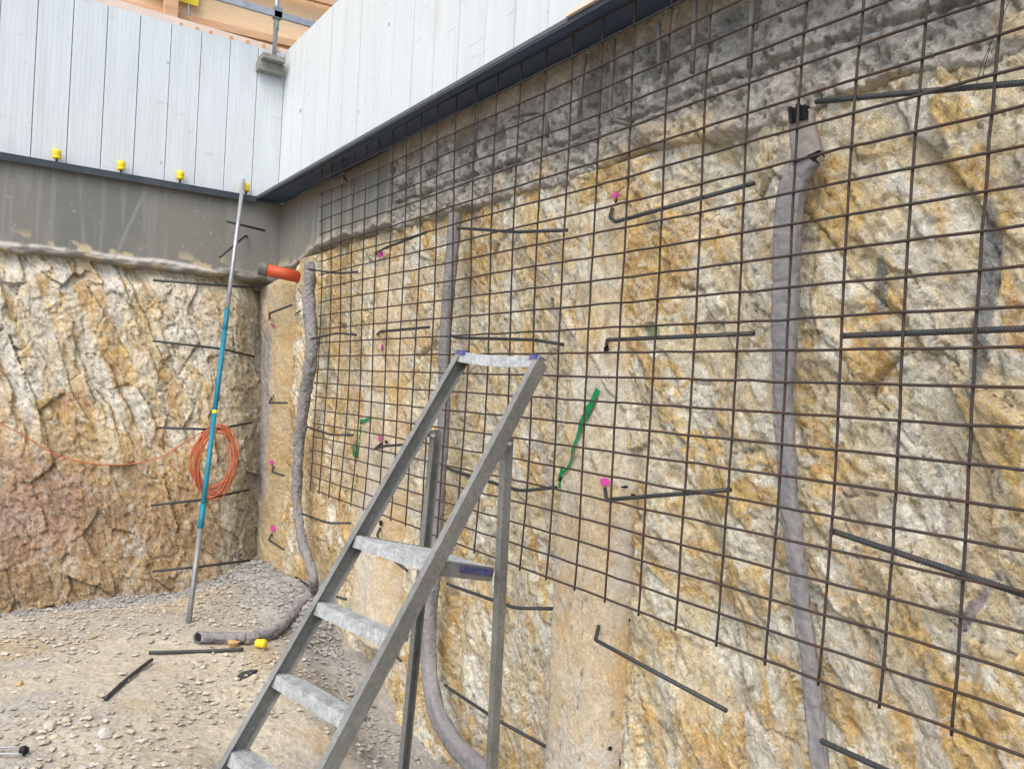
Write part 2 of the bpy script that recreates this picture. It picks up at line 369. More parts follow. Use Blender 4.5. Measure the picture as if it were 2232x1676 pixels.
# ------------------------------------------------------------------ right rock wall
PIERS = [(.87, .30, .085, -.12, 2.66, 1), (3.085, .215, .075, -.9, 2.72, 2), (-1.50, .42, .11, -.4, 2.70, 3), (5.3, .23, .06, -.9, 2.7, 4)]
ca, sa = math.cos(math.radians(-57)), math.sin(math.radians(-57))
def rock_height(s, z, seed, ca, sa, amp=1.0, slab=0.):
    """returns outward offset and colours; bedding runs along (ca, sa)"""
    wx = .16 * (fbm(s * 2.2, z * 2.2, seed + 1, 4) - .5); wz = .16 * (fbm(s * 2.2, z * 2.2, seed + 2, 4) - .5)
    s2 = s + wx; z2 = z + wz
    al = s2 * ca + z2 * sa; ac = -s2 * sa + z2 * ca
    h = .07 * (fbm(al * .9, ac * 1.6, seed + 3, 3) - .5)
    dx, dy, e1, a1, a2, a3 = cells(al * 2.1, ac * 5.2, seed + 10)
    h = h + amp * (.036 * (a1 - .5) + .045 * (a2 - .5) * dx + .066 * (a3 - .45) * dy) - .016 * ss(.035, 0, e1) * (fbm(al * 3, ac * 3, seed + 80, 2) > .5)
    g1 = a1; g2 = a2
    dx, dy, e2, b1, b2, b3 = cells(al * 6.5 + 3, ac * 11, seed + 20)
    h = h + amp * (.011 * (b1 - .5) + .027 * (b2 - .5) * dx + .036 * (b3 - .5) * dy) - .007 * ss(.03, 0, e2) * (b3 > .55)
    dx, dy, e3, c1, c2, c3 = cells(al * 19 + 3, ac * 26, seed + 50)
    h = h + amp * (.007 * (c1 - .5) + .016 * (c2 - .5) * dx + .022 * (c3 - .5) * dy)
    h = h + .010 * (fbm(al * 22, ac * 34, seed + 30, 3) - .5)
    # colour
    C = np.zeros(s.shape + (3,)) + np.array([.58, .52, .37])
    n1 = fbm(al * 3.4, ac * 7, seed + 60, 6, .66); n2 = fbm(al * 4.2 + 9, ac * 9, seed + 61, 6, .66)
    C = mixc(C, [.60, .60, .54], ss(.46, .55, n2 * .66 + g2 * .14 + b2 * .22))
    C = mixc(C, [.56, .395, .15], ss(.515, .60, n1 * .60 + g1 * .13 + b1 * .17 + c3 * .12) * .85)
    C = mixc(C, [.58, .50, .36], ss(.62, .8, b3 * .6 + n2 * .45) * .7)
    C = mixc(C, [.40, .235, .10], ss(.61, .70, n1 * .7 + c1 * .3) * .6)
    C = mixc(C, [.30, .29, .26], ss(.62, .74, fbm(al * 5 + 4, ac * 9, seed + 66, 4, .6)) * .6)
    k1 = vn(al * 60, ac * 105, seed + 90); k2 = vn(al * 34 + 7 * vn(al * 9, ac * 9, 3), ac * 88, seed + 91)
    C = C * (.84 + .32 * k1)[..., None]
    C = mixc(C, [.27, .20, .115], ss(.80, .90, k2) * .65); C = mixc(C, [.70, .69, .62], ss(.80, .92, vn(al * 40, ac * 70, seed + 92)) * .6)
    h = h - .006 * ss(.78, .9, k2) + .004 * (k1 - .5)
    # machine-cut slabs lying along the bedding
    q = ac * 6.2 + 2.2 * fbm(al * 1.1, ac * 1.1, seed + 70, 4, .6); iq = np.floor(q); fr = q - iq
    iz = np.floor(al * 2.3 + 1.2 * fbm(al * 4, ac * 9, seed + 75, 2) + 5 * _h(iq, iq, seed + 71)); rn = _h(iq, iz, seed + 72); rm = _h(iq, iz, seed + 73)
    sl = slab * (rm > .42)
    h = h * (1 - .25 * sl) + .046 * sl * (fr - .5) * (.3 + rn) + .022 * slab * (rm - .5)
    C = mixc(C, [.60, .61, .585], sl * (rn > .45) * ss(.08, .2, fr) * ss(.98, .8, fr) * .8)
    C = mixc(C, [.50, .335, .15], sl * ss(.16, .02, fr) * .75)
    C = mixc(C, [.56, .50, .37], sl * (rn < .25) * .5)
    C = C * np.array([1.0, .99, .95]) * (.90 + .20 * c2)[..., None] * (.95 + .12 * b2)[..., None] * 1.05
    return h, C

YW = .20
def right_surface(S, Z):
    h, C = rock_height(S, Z, 100, ca, sa, .85, np.maximum(ss(1.5, .7, Z) * ss(3.2, 3.9, S), .45 * ss(.5, .6, fbm(S * .8, Z * .8, 109, 2))) * ss(2.6, 2.3, Z))
    # big scallops beside the piers and hollows behind the drains
    h = h + .05 * (fbm(S * 1.1, Z * .7, 70, 3) - .5)
    h = h - .055 * ss(.22, 0, np.abs(S - 3.72 - .05 * np.sin(Z * 3))) * ss(.4, .8, Z)
    h = h - .05 * ss(.16, 0, np.abs(S - 1.92)) * ss(2.5, 2.2, Z)
    h = h - .05 * ss(.22, 0, np.abs(S + .14))
    # left part (towards the corner) browner and finer
    k = ss(.6, -.4, S)
    C = mixc(C, [.40, .28, .135], k * ss(.42, .60, fbm(S * 6, Z * 1.8, 83, 5, .6)) * .75)
    h = h + .04 * ss(-.4, -.8, S) - .13 * ss(-.95, -1.15, S)
    h = h - .05 * ss(.30, .20, np.abs(S - 3.085)) * ss(1.7, 1.2, Z) - .05 * ss(.40, .28, np.abs(S - .87)) * ss(1.4, 1.0, Z)
    return YW - h, C
xs = np.arange(-2.15, 6.4, .0085); zs = np.arange(-.9, 3.0, .0085)
S, Z = np.meshgrid(xs, zs)
Yr, Cr = right_surface(S, Z); Yr = np.maximum(Yr, .24 * ss(2.67, 2.80, Z))
def ysurf(x, z):
    i = int(np.clip((x + 2.15) / .0085, 0, len(xs) - 1)); j = int(np.clip((z + .9) / .0085, 0, len(zs) - 1)); y = Yr[j, i]
    for (cx, hw, pr_, z0, z1, sd) in PIERS:
        if abs(x - cx) < hw and z0 < z < z1 and sd in PG:
            g = PG[sd]; y = min(y, g[int(np.clip((z - z0) / .010, 0, g.shape[0] - 1)), int(round(((x - cx) / hw + 1) / 2 * 59))])
    return float(y)
PG = {}
def on_right(px, py, up=.004):
    """point of the right wall's surface under a pixel of the photograph"""
    t = atY(px, py, YW)
    for _ in range(6): t = atY(px, py, ysurf(t[0], t[2]) - up)
    return t
# stains of grey drilling slurry
def stain(S, Z, C, x0, z0, w, hgt, colr, k, seed, a=0.):
    q = np.hypot((S - x0 - a * (Z - z0)) / w, (Z - z0) / hgt) + .5 * (fbm(S * 14, Z * 9, seed, 3) - .5)
    return mixc(C, colr, ss(1.05, .8, q) * k)
for st in ((4.73, 2.05, .035, .28, [.17, .19, .20], .9, 1, .03), (4.74, 1.4, .03, .22, [.20, .21, .22], .7, 2, .25), (4.42, 2.13, .03, .10, [.14, .17, .18], .8, 3, 0), (4.74, 1.2, .02, .1, [.22, .2, .24], .8, 6, .5),
           (4.75, 1.55, .045, .35, [.55, .44, .27], .8, 4, 0), (2.72, 1.75, .05, 1.0, [.44, .42, .38], .45, 5, 0)):
    Cr = stain(S, Z, Cr, *st)
rw = grid_obj('rock_wall', np.stack([S, Yr, Z], -1), M_rockR, Cr, back=(0, .5, 0))
tag(rw, 'cream and ochre cut rock face behind the reinforcing mesh, under the broken concrete', 'rock wall')

def pier_y(x, z, cx, hw, pr_, sd):
    d = np.abs(x - cx - .02 * (fbm(z * 1.3, z * 0 + sd, 90 + sd, 3) - .5)) / hw
    prof = np.where(x < cx, np.clip(1 - d ** 9, 0, 1), np.clip(1 - d ** 3., 0, 1)) ** .7
    y = YW + .06 - (pr_ * (1 - .65 * ss(1.0, 2.3, z) * (sd != 3)) + .08) * prof
    return y - .008 * (fbm(x * 9, z * 6, 95 + sd, 4) - .5) - .010 * (fbm(x * 2, z * 1.2, 97 + sd, 2) - .5) - .008 * (fbm(x * 40, z * 25, 99 + sd, 3) - .5) - .012 * (fbm(x * 14, z * 9, 98 + sd, 4) - .5)
plabel = {1: 'smooth beige half-round concrete pier in the rock face behind the ladder, ending above the floor',
          2: 'tallest smooth beige concrete pier, marked with a long green stroke behind the mesh',
          3: 'smooth beige and grey concrete pier in the inner corner, left of the thin round drain'}
for (cx, hw, pr_, z0, z1, sd) in PIERS[:3]:
    u = np.linspace(-1, 1, 60); zz = np.arange(z0, z1, .010)
    U, ZZ = np.meshgrid(u, zz); X = cx + U * hw
    Y = pier_y(X, ZZ, cx, hw, pr_, sd)
    hr, cr_ = rock_height(X, ZZ, 100 + sd, ca, sa, .8); kb = (ss(.9, 1.7, ZZ) * (sd != 3) + (.8 if sd == 3 else .25))
    Y = Y - .45 * hr * kb + .14 * ss(z1 - .16, z1 - .02, ZZ)
    if sd == 1:    # rounded, undercut foot
        Y = Y + .10 * (1 - ss(z0 + .02, z0 + .10, ZZ + .05 * U ** 2 * 0))
    Cc = np.zeros(X.shape + (3,)) + np.array([.585, .505, .37])
    n = fbm(X * 6, ZZ * 2.6, 120 + sd, 6, .66)
    Cc = mixc(Cc, [.55, .41, .23], ss(.48, .62, n)); Cc = mixc(Cc, [.56, .54, .50], ss(.46, .60, fbm(X * 6 + 3, ZZ * 2.4, 130 + sd, 5, .62)) * .85)
    if sd == 3:
        Cc = mixc(Cc, [.29, .29, .31], ss(.14, .05, np.abs(X - cx + .10 + .05 * (fbm(ZZ * 2, X * 0, 133, 3) - .5))) * ss(.7, 1.0, ZZ) * ss(2.3, 2.0, ZZ) * .85)
        Cc = mixc(Cc, [.40, .29, .13], ss(.05, .22, X - cx) * .8)
    if sd == 2:
        Cc = mixc(Cc, [.20, .21, .27], ss(1., .6, np.hypot((X - 3.02) / .045, (ZZ - 2.22) / .17) + .4 * (fbm(X * 20, ZZ * 12, 5, 3) - .5)) * .8)
        Cc = mixc(Cc, [.26, .26, .27], ss(.06, 0, np.abs(X - cx + hw * .92)) * .5)
        for k in range(46):
            a, b = RNG.uniform(-.8, .9) * hw + cx, RNG.uniform(0, 2.5)
            Cc = mixc(Cc, [.10, .11, .14], (np.hypot((X - a) / .006, (ZZ - b) / RNG.uniform(.01, .03)) < 1) * .8)
    PG[sd] = Y; Cc = Cc + (cr_ - Cc) * (np.clip(kb * .75, 0, .7) * (.45 if sd == 3 else 1))[..., None]
    if sd == 3: Cc = mixc(Cc, [.25, .255, .28], ss(.17, .06, np.abs(X - cx - .03 + .08 * (fbm(ZZ * 2, X * 0, 133, 3) - .5)) + .10 * (fbm(X * 18, ZZ * 5, 134, 4) - .5)) * ss(.3, .8, ZZ) * ss(2.35, 2.0, ZZ) * .8)
    p = grid_obj('pier', np.stack([X, Y, ZZ], -1), M_pier, Cc, back=(0, .25, 0))
    tag(p, plabel[sd], 'concrete pier', 'bored piers in the excavation wall')

# ------------------------------------------------------------------ left rock wall
cl, sl_ = math.cos(math.radians(-70)), math.sin(math.radians(-70))
ys_ = np.arange(-3.6, .22, .010); zs2 = np.arange(-.5, 2.72, .010)
Sy, Sz = np.meshgrid(ys_, zs2)
h, Cl = rock_height(Sy * 1.0, Sz * 1.0, 300, cl, sl_, 1.25, ss(1.0, 1.5, Sz + .4 * (fbm(Sy * 2, Sz * 2, 309, 2) - .5)) * ss(-.3, -.7, Sy))
h = h + .05 * (fbm(Sy * 1.4, Sz * 1.1, 310, 3) - .5)
XL = -1.22 - .135 * Sz + h - .10 * ss(2.35, 2.6, Sz)
XL = XL - .22 * ss(-.25, .16, Sy)
al_ = Sy * cl + Sz * sl_; ac_ = -Sy * sl_ + Sz * cl
st_ = fbm(al_ * .9 + 2 * fbm(Sy * 1.5, Sz * 1.5, 330, 2), ac_ * 9, 331, 4, .55)
XL = XL + .03 * (st_ - .5) * ss(.6, 1.2, Sz)
Cl = mixc(Cl, [.57, .57, .53], ss(.54, .62, st_) * ss(.7, 1.3, Sz) * .5)
Cl = mixc(Cl, [.50, .34, .17], ss(.44, .38, st_) * .6)

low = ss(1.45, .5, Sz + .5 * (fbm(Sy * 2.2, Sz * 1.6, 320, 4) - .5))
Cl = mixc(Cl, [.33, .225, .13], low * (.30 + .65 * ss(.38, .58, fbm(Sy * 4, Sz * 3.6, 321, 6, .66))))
Cl = mixc(Cl, [.50, .49, .45], low * ss(.58, .66, fbm(Sy * 5, Sz * 4, 325, 5, .6)) * .7)
Cl = mixc(Cl, [.36, .23, .175], ss(1.15, .25, np.hypot((Sy + 1.75) / .55, (Sz - .62) / .6) + .7 * (fbm(Sy * 5, Sz * 5, 322, 5, .65) - .5)) * .75)
Cl = mixc(Cl, [.36, .16, .07], ss(1., .3, np.hypot((Sy + 1.5) / .16, (Sz - 1.45) / .14) + 1.4 * (fbm(Sy * 16, Sz * 16, 323, 5, .7) - .5)) * .6)
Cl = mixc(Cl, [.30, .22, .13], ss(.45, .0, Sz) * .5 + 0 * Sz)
Cl = mixc(Cl, [.35, .34, .27], ss(-.5, -.2, Sy) * .7)
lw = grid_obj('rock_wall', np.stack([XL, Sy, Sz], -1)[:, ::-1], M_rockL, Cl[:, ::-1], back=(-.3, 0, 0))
tag(lw, 'streaked cream and rusty brown cut rock face left of the corner, behind the orange cable coil', 'rock wall')
def xsurf(y, z):
    i = int(np.clip((y + 3.6) / .010, 0, len(ys_) - 1)); j = int(np.clip((z + .5) / .010, 0, len(zs2) - 1)); return float(XL[j, i])
def on_left(px, py, up=.004):
    t = atX(px, py, -1.35)
    for _ in range(6): t = atX(px, py, xsurf(t[1], t[2]) + up)
    return t

# ------------------------------------------------------------------ smooth concrete beams
def beam_colour(a, z, seed):
    C = np.zeros(a.shape + (3,)) + np.array([.175, .185, .175])
    C = mixc(C, [.21, .21, .195], ss(.4, .65, fbm(a * 1.5, z * 2, seed, 4)))
    C = mixc(C, [.25, .255, .25], ss(.60, .72, fbm(a * 22, z * 1.2, seed + 1, 3)) * .7)
    dx, dy, e, q1, q2, q3 = cells(a * 9, z * 9, seed + 2)
    C = mixc(C, [.42, .40, .34], ((q1 > .6) & (np.hypot(dx, dy * (1 + q3)) < .03 + .07 * q2)) * .7)
    return C
ys2 = np.arange(-3.6, .19, .012); z3 = np.arange(2.52, 3.327, .010); A, B = np.meshgrid(ys2, z3)
bot = 2.655 + .03 * (fbm(A * 4, A * 0, 401, 3) - .5) * 2
edge = 1 - ss(bot - .04, bot + .015, B)
b2 = bot - .030 - .045 * fbm(A * 7, A * 0, 407, 4)
X = -1.562 + .004 * (fbm(A * 4, B * 4, 402, 3) - .5) + ss(bot + .012, bot - .004, B) * (.012 + .05 * (fbm(A * 12, B * 26, 406, 5, .7) - .5)) - .25 * ss(b2 + .01, b2 - .03, B)
Cc = beam_colour(A, B, 410)
spl = ss(bot + .16, bot + .02, B) * ss(.52, .60, fbm(A * 9, B * 9, 415, 4))
Cc = mixc(Cc, [.48, .42, .28], spl); Cc = mixc(Cc, [.27, .268, .255], ss(bot + .01, bot - .01, B) * .9); Cc = mixc(Cc, [.47, .455, .43], ss(.03, .012, np.abs(B - bot)) * ss(.42, .56, fbm(A * 6, B * 10, 405, 4)))
Cc = mixc(Cc, [.40, .34, .23], ss(b2 + .05, b2, B) * ss(.4, .6, fbm(A * 8, B * 8, 408, 3)) * .8)
Cc = mixc(Cc, [.30, .30, .28], ss(.02, .005, np.abs(A + 1.11 - .35 * (B - 2.95))) * .6)
Cc = mixc(Cc, [.25, .25, .245], ss(-.36, -.30, A) * .8)
tag(grid_obj('concrete_beam', np.stack([X, A, B], -1)[:, ::-1], M_conc, Cc[:, ::-1], back=(-.6, 0, 0)),
    'smooth dark grey concrete beam under the left white planks, crumbly along its bottom edge', 'concrete beam')
xs2 = np.arange(-1.62, .80, .010); z4 = np.arange(2.55, 3.335, .010); A, B = np.meshgrid(xs2, z4)
bot = 2.715 + .12 * ss(-1.2, -.3, A) - .03 * ss(-.2, .7, A) + .05 * (fbm(A * 5, A * 0, 421, 3) - .5)
Y = .162 - .035 * (fbm(A * 10, B * 20, 426, 5, .65) - .5) * ss(bot + .05, bot + .02, B) - .004 * (fbm(A * 4, B * 4, 422, 3) - .5) - .010 * (fbm(A * 14, B * 14, 423, 3) - .5) * ss(bot + .12, bot, B) + .2 * ss(bot + .01, bot - .05, B) - .02 * ss(bot + .06, bot, B)
Cc = beam_colour(A, B, 430)
Cc = mixc(Cc, [.27, .23, .17], ss(3.20, 3.26, B + .03 * (fbm(A * 5, B * 2, 431, 3) - .5)) * .7)
Cc = mixc(Cc, [.30, .31, .30], ss(.62, .7, fbm(A * 16, B * .8, 433, 3)) * .7)
Cc = mixc(Cc, [.46, .41, .28], ss(bot + .12, bot, B) * ss(.5, .6, fbm(A * 9, B * 9, 432, 4)) * .8); Cc = mixc(Cc, [.33, .325, .31], ss(bot + .05, bot + .01, B) * .7)
tag(grid_obj('concrete_beam', np.stack([A, Y, B], -1), M_conc, Cc, back=(0, .3, 0)),
    'smooth grey concrete beam right of the corner with pale drip streaks, half behind the mesh', 'concrete beam')

# broken concrete band
xs3 = np.arange(.80, 6.4, .0075); z5 = np.arange(2.50, 3.335, .0075); A, B = np.meshgrid(xs3, z5)
bot = np.interp(A, [.8, 1.6, 2.7, 3.3, 4.08, 4.4, 4.85, 6.4], [2.78, 2.76, 2.74, 2.79, 2.71, 2.77, 2.71, 2.70]) + .06 * (fbm(A * 4.5, A * 0, 441, 4) - .5)
rib = fbm(A * 6.5, B * .5, 443, 3)
dx, dy, e, q1, q2, q3 = cells(A * 16, B * 16, 446); dx2, dy2, e2, w1, w2, w3 = cells(A * 5.5, B * 6.5, 447)
Y = .150 - .065 * (rib - .5) * ss(2.86, 2.97, B) - .05 * (fbm(A * 9, B * 7, 444, 4) - .5) - .040 * (fbm(A * 30, B * 26, 445, 4) - .5) + .02 * ss(.62, .75, fbm(A * 40, B * 36, 456, 2))
Y = Y - .008 * (q1 - .5) - .014 * (w1 - .5) - .02 * (w2 - .5) * dy2
Y = Y + .045 * ss(.62, .72, fbm(A * 5 + 2, B * 6, 449, 3)) * ss(2.95, 3.05, B)          # cavities
Y = Y + .03 * ss(.02, 0, np.abs(B - 2.93 - .04 * (fbm(A * 3, A * 0, 448, 3) - .5)))
Y = Y + .01 * ss(2.98, 2.80, B)
Y = Y + .18 * ss(bot + .01, bot - .05, B) + .07 * ss(.86, .80, A)
top = ss(3.19, 3.24, B + .05 * (fbm(A * 3, B, 450, 3) - .5))
Y = lerp(Y, .135 + .004 * rib, top * ss(5, 2, A))
Cc = np.zeros(A.shape + (3,)) + np.array([.30, .295, .28])
Cc = mixc(Cc, [.215, .218, .212], ss(.45, .6, fbm(A * 5, B * 2.5, 451, 4)))
Cc = mixc(Cc, [.40, .395, .375], ss(.55, .68, fbm(A * 8, B * 8, 452, 5, .65)) * .9)
Cc = mixc(Cc, [.40, .385, .35], ss(2.93, 2.80, B + .06 * (fbm(A * 5, B * 5, 455, 3) - .5)) * .75)
Cc = mixc(Cc, [.48, .40, .26], ss(.58, .68, fbm(A * 5, B * 6, 453, 4)) * ss(2.93, 2.78, B) * .9)
Cc = mixc(Cc, [.36, .29, .20], top * .55)
Cc = Cc * (.82 + .36 * q2)[..., None]
tag(grid_obj('broken_concrete', np.stack([A, Y, B], -1), M_rough, Cc, back=(0, .35, 0)),
    'rough grey broken concrete band with vertical grooves above the ochre rock', 'concrete')

# concrete behind the right-hand ledge and a cap so that no light leaks from behind
mb = MB(); mb.box((-2.2, .45, -.9), (6.4, 2.0, 3.28)); mb.box((-3.6, -3.6, -.5), (-2.25, 2.0, 3.25))
tag(mb.obj('terrain', M_ground), kind='structure')
c_ = np.zeros((len(bpy.data.objects['terrain'].data.vertices), 4)) + .3
bpy.data.objects['terrain'].data.color_attributes.new('Col', 'FLOAT_COLOR', 'POINT').data.foreach_set('color', c_.ravel())

# ------------------------------------------------------------------ white plank walls
def planks(name, a0, a1, w, place, z0, z1, start):
    """planks along a; place(a, d, z) gives the world point, d outwards"""
    V = []; Fc = []; mi = []; a = start
    while a > a0: a -= w
    rr = random.Random(5)
    while a < a1:
        b = a + w; g = .0016; dd = rr.uniform(-.003, .003)
        prof = [(a + g, -.02), (a + g + .002, dd - .001)]
        nr = 7
        for k in range(nr):
            t0 = a + w * (k + .12) / nr; t1 = a + w * (k + .88) / nr
            prof += [(t0, dd), (t1, dd), (t1 + w * .03, dd - .0007), (t1 + w * .09, dd - .0007)] if k < nr - 1 else [(t0, dd), (b - g - .002, dd)]
        prof += [(b - g, -.02)]
        base = len(V)
        for (p, d) in prof:
            V.append(place(p, d, z0)); V.append(place(p, d, z1))
        for i in range(len(prof) - 1):
            Fc.append((base + 2 * i, base + 2 * i + 2, base + 2 * i + 3, base + 2 * i + 1)); mi.append(0)
        a = b
    base = len(V)
    for (p, d) in ((a0 - w, -.02), (a1 + w, -.02), (a1 + w, -.06), (a0 - w, -.06)):
        V.append(place(p, d, z0 + .001)); V.append(place(p, d, z1 - .002))
    for i in range(4):
        j = (i + 1) % 4; Fc.append((base + 2 * i, base + 2 * j, base + 2 * j + 1, base + 2 * i + 1)); mi.append(1)
    Fc.append((base + 1, base + 3, base + 5, base + 7)); mi.append(1)
    return meshobj(name, V, Fc, None, None, False, [M_panel, M_joint], mi)
def specks(m):
    n = m.node_tree.nodes; l = m.node_tree.links; b = n['Principled BSDF']; src = b.inputs['Base Color'].links[0].from_socket
    tc = n.new('ShaderNodeTexCoord')
    for sc, a0, a1, k, c_, st in ((9, .70, .74, .7, (.18, .18, .18), (1, 1, 1)), (2.2, .60, .75, .35, (.47, .46, .42), (3, 3, .5)), (14, .66, .70, .35, (.35, .37, .38), (.35, .35, 2.5))):
        mp = n.new('ShaderNodeMapping'); mp.inputs['Scale'].default_value = st; l.new(tc.outputs['Object'], mp.inputs[0])
        t = n.new('ShaderNodeTexNoise'); t.inputs['Scale'].default_value = sc; t.inputs['Detail'].default_value = 5; l.new(mp.outputs[0], t.inputs['Vector'])
        r = n.new('ShaderNodeMapRange'); r.inputs[1].default_value = a0; r.inputs[2].default_value = a1; r.inputs[4].default_value = k; l.new(t.outputs[0], r.inputs[0])
        x = n.new('ShaderNodeMix'); x.data_type = 'RGBA'; l.new(r.outputs[0], x.inputs[0]); l.new(src, x.inputs[6]); x.inputs[7].default_value = (*c_, 1); src = x.outputs[2]
    l.new(src, b.inputs['Base Color'])
specks(M_panel)
PXL = -1.575; PYR = .125
lp = planks('plank_wall', -3.7, .09, .247, lambda a, d, z: (PXL + d, a, z), 3.315, 4.715, .125 - .247)
tag(lp, 'bluish white upright plank wall on the left, with yellow caps along its foot', 'plank wall')
rp = planks('plank_wall', PXL, 5.5, .30, lambda a, d, z: (a, PYR - d, z), 3.35, 4.735, PXL + .30)
tag(rp, 'brighter white upright plank wall on the right, above the dark steel ledge and mesh', 'plank wall')

# steel ledges
def ledge(label, boxes, edge, grooves):
    t = thing('steel_ledge', boxes[0][0], label, 'steel ledge', 'steel ledges under the plank walls')
    for (a, b), nm, m_ in zip(boxes, ('shelf', 'lip'), (M_steel, M_lip)):
        mb = MB(); mb.box(a, b); mb.obj(nm, m_, t)
    mb = MB(); mb.box(*edge); mb.obj('edge_strip', M_steeledge, t)
    for g in grooves:
        mb = MB(); mb.box(*g); mb.obj('rib', M_steeledge, t)
ledge('dark blue steel ledge with wide underside running above the mesh on the right wall',
      [((-1.52, -.080, 3.336), (6.4, .17, 3.344)), ((-1.52, -.088, 3.318), (6.4, -.0805, 3.345))], ((-1.515, -.0905, 3.330), (3.08, -.0883, 3.3505)),
      [((-1.4, -.035, 3.327), (.9, -.028, 3.3355)), ((-1.4, .035, 3.328), (.3, .041, 3.3355))])
ledge('thin dark steel ledge under the left plank wall, carrying the yellow caps',
      [((-1.58, -3.6, 3.328), (-1.508, .14, 3.3355)), ((-1.5075, -3.6, 3.288), (-1.500, -.092, 3.338))], ((-1.512, -3.6, 3.3385), (-1.497, -.095, 3.3435)), [])
mb = MB(); mb.box((3.08, -.104, 3.3455), (5.6, -.064, 3.366)); tag(mb.obj('timber_batten', M_palewood), 'pale pinkish timber batten lying on the outer edge of the right steel ledge', 'timber batten')

# ------------------------------------------------------------------ hoarding, guard rail and block above the left wall
t = thing('plywood_hoarding', (-2.3, -1, 4.5), 'orange plywood hoarding with timber rails behind the left plank wall', 'hoarding')
for a, b in ((-3.4, -1.82), (-1.81, -.60), (-.59, .62), (.63, 1.85)):
    mb = MB(); mb.box((-2.33, a, 4.4), (-2.31, b, 7.2)); mb.obj('plywood_sheet', M_ply, t)
def railpx(x0, y0, x1, y1, X, hh, dd):
    p = atX(x0, y0, X); q = atX(x1, y1, X); d = q - p; p = p - d * .6; q = q + d * .5
    mb = MB(); mb.beam(p, q, (1, 0, 0), (0, 0, 1), dd, hh); return mb
railpx(390, 40, 640, 98, -2.24, .07, .07).obj('timber_rail', M_timber, t)
railpx(235, 14, 600, 118, -2.1, .13, .05).obj('timber_rail', M_palewood, t)
p = atX(371, 24, -2.15); mb = MB(); mb.box((-2.20, p[1] - .055, 4.9 - .05), (-2.08, p[1] + .055, 6.5)); mb.obj('timber_post', M_timber, t)
p = atX(722, 4, -2.2); q = atX(600, -28, -2.2); mb = MB(); mb.beam(p + (p - q), q - (p - q) * 3, (1, 0, 0), (0, 0, 1), .05, .09); mb.obj('timber_rail', M_timber, t)
for k, (px, py) in enumerate(((395, 56), (430, 66), (460, 74), (505, 85), (540, 94), (575, 102), (605, 108))):
    p = atX(px, py, -2.045); mb = MB(); mb.box((p[0] - .03, p[1] - .016, p[2] - .022), (p[0] + .004, p[1] + .016, p[2] + .022)); mb.obj('timber_block', M_timber, t)
p = atX(385, -2, -2.22); mb = MB(); mb.box((-2.26, p[1] - .36, p[2] + .0), (-2.245, p[1] + .20, p[2] + .6))
tag(mb.obj('yellow_sheet', M_ysheet), 'bright yellow sheet fixed to the plywood at the very top of the picture', 'sheet')
# block
b0 = atX(597, 155, -1.40); t = thing('concrete_block', b0, 'grey concrete block hung at the top of the inner corner of the plank walls', 'block')
mb = MB(); mb.box((-1.64, b0[1] - .115, b0[2] + .015), (-1.48, b0[1] + .115, b0[2] + .10)); o = mb.obj('block', M_block, t)
mb = MB(); mb.box((-1.62, b0[1] - .10, b0[2] + .1005), (-1.40, b0[1] + .10, b0[2] + .145)); o = mb.obj('block_step', M_block, t)
# guard rail
t = thing('guard_rail', (-1.48, b0[1], b0[2] + .14), 'galvanised guard rail with upright post standing on the concrete block', 'guard rail')
mb = MB(); mb.tube([(-1.48, b0[1] + .02, b0[2] + .146), (-1.48, b0[1] + .02, b0[2] + 1.1)], .021, 12); mb.obj('post', M_galv, t, True)
p = atX(490, -1, -1.45); q = atX(692, 58, -1.45); d = q - p
mb = MB(); mb.beam(p - d * .5, q, (1, 0, 0), (0, 0, 1), .03, .055); mb.obj('rail', M_galv, t, False)
p = atX(605, 30, -1.465); mb = MB(); mb.box(p - np.array([.035, .035, .05]), p + np.array([.03, .035, .05])); mb.obj('clamp', M_gtube, t)
p = atX(602, 66, -1.48); mb = MB(); mb.tube([p, p + np.array([0, 0, .16])], .024, 12); mb.obj('green_band', mat('greenish_tape', (.35, .47, .36), .7), t, True)

# ------------------------------------------------------------------ reinforcing mesh sheet
WX = [0.02169, -0.03588, -0.03555, 0.10554, 0.01642, -0.08157, -0.09307, 0.02954, 0.09074, 0.02017]
WZ = [-0.01503, 0.0156, 0.02516, -0.01327, -0.03645, 0.02142, 0.01011, 0.01549, -0.0106, -0.0046]
def node(i, r):
    a = min(i, 25) / 24; b = r / 12; T = np.array([1, a, b, a * a, a * b, b * b, a ** 3, a * a * b, a * b * b, b ** 3])
    return np.array([.2 * i + T @ WX, .006 * math.sin(i * .7 + r * .35), ZS + .1 * r + T @ WZ])
ms = thing('reinforcing_mesh', (0, 0, .9), 'large rusty welded steel mesh sheet standing in front of the right rock wall', 'wire mesh')
for r in range(-10, 15):
    i0 = .0 if r > -10 else 1.0
    pts = [node(i, r) + np.array([0, -.0042, random.gauss(0, .0012)]) for i in np.arange(i0 - .12 - random.random() * .04, 30.15, .5)]
    if r > -10: pts[0] = node(-.13, r) + np.array([0, -.0042, random.gauss(0, .003)])
    mb = MB(); mb.tube(pts, .0047, 7); mb.obj('horizontal_wire', M_rust, ms, True)
for i in range(31):
    bx_ = random.gauss(0, .002)
    pts = [node(i, r) + np.array([bx_ + random.gauss(0, .001), .0042, 0]) for r in np.arange(-10.2, 14.05, .78)] + [node(i, 14.03) + np.array([bx_, .0042, 0])]
    mb = MB(); mb.tube(pts, .0045, 7); mb.obj('vertical_wire', M_rust, ms, True)

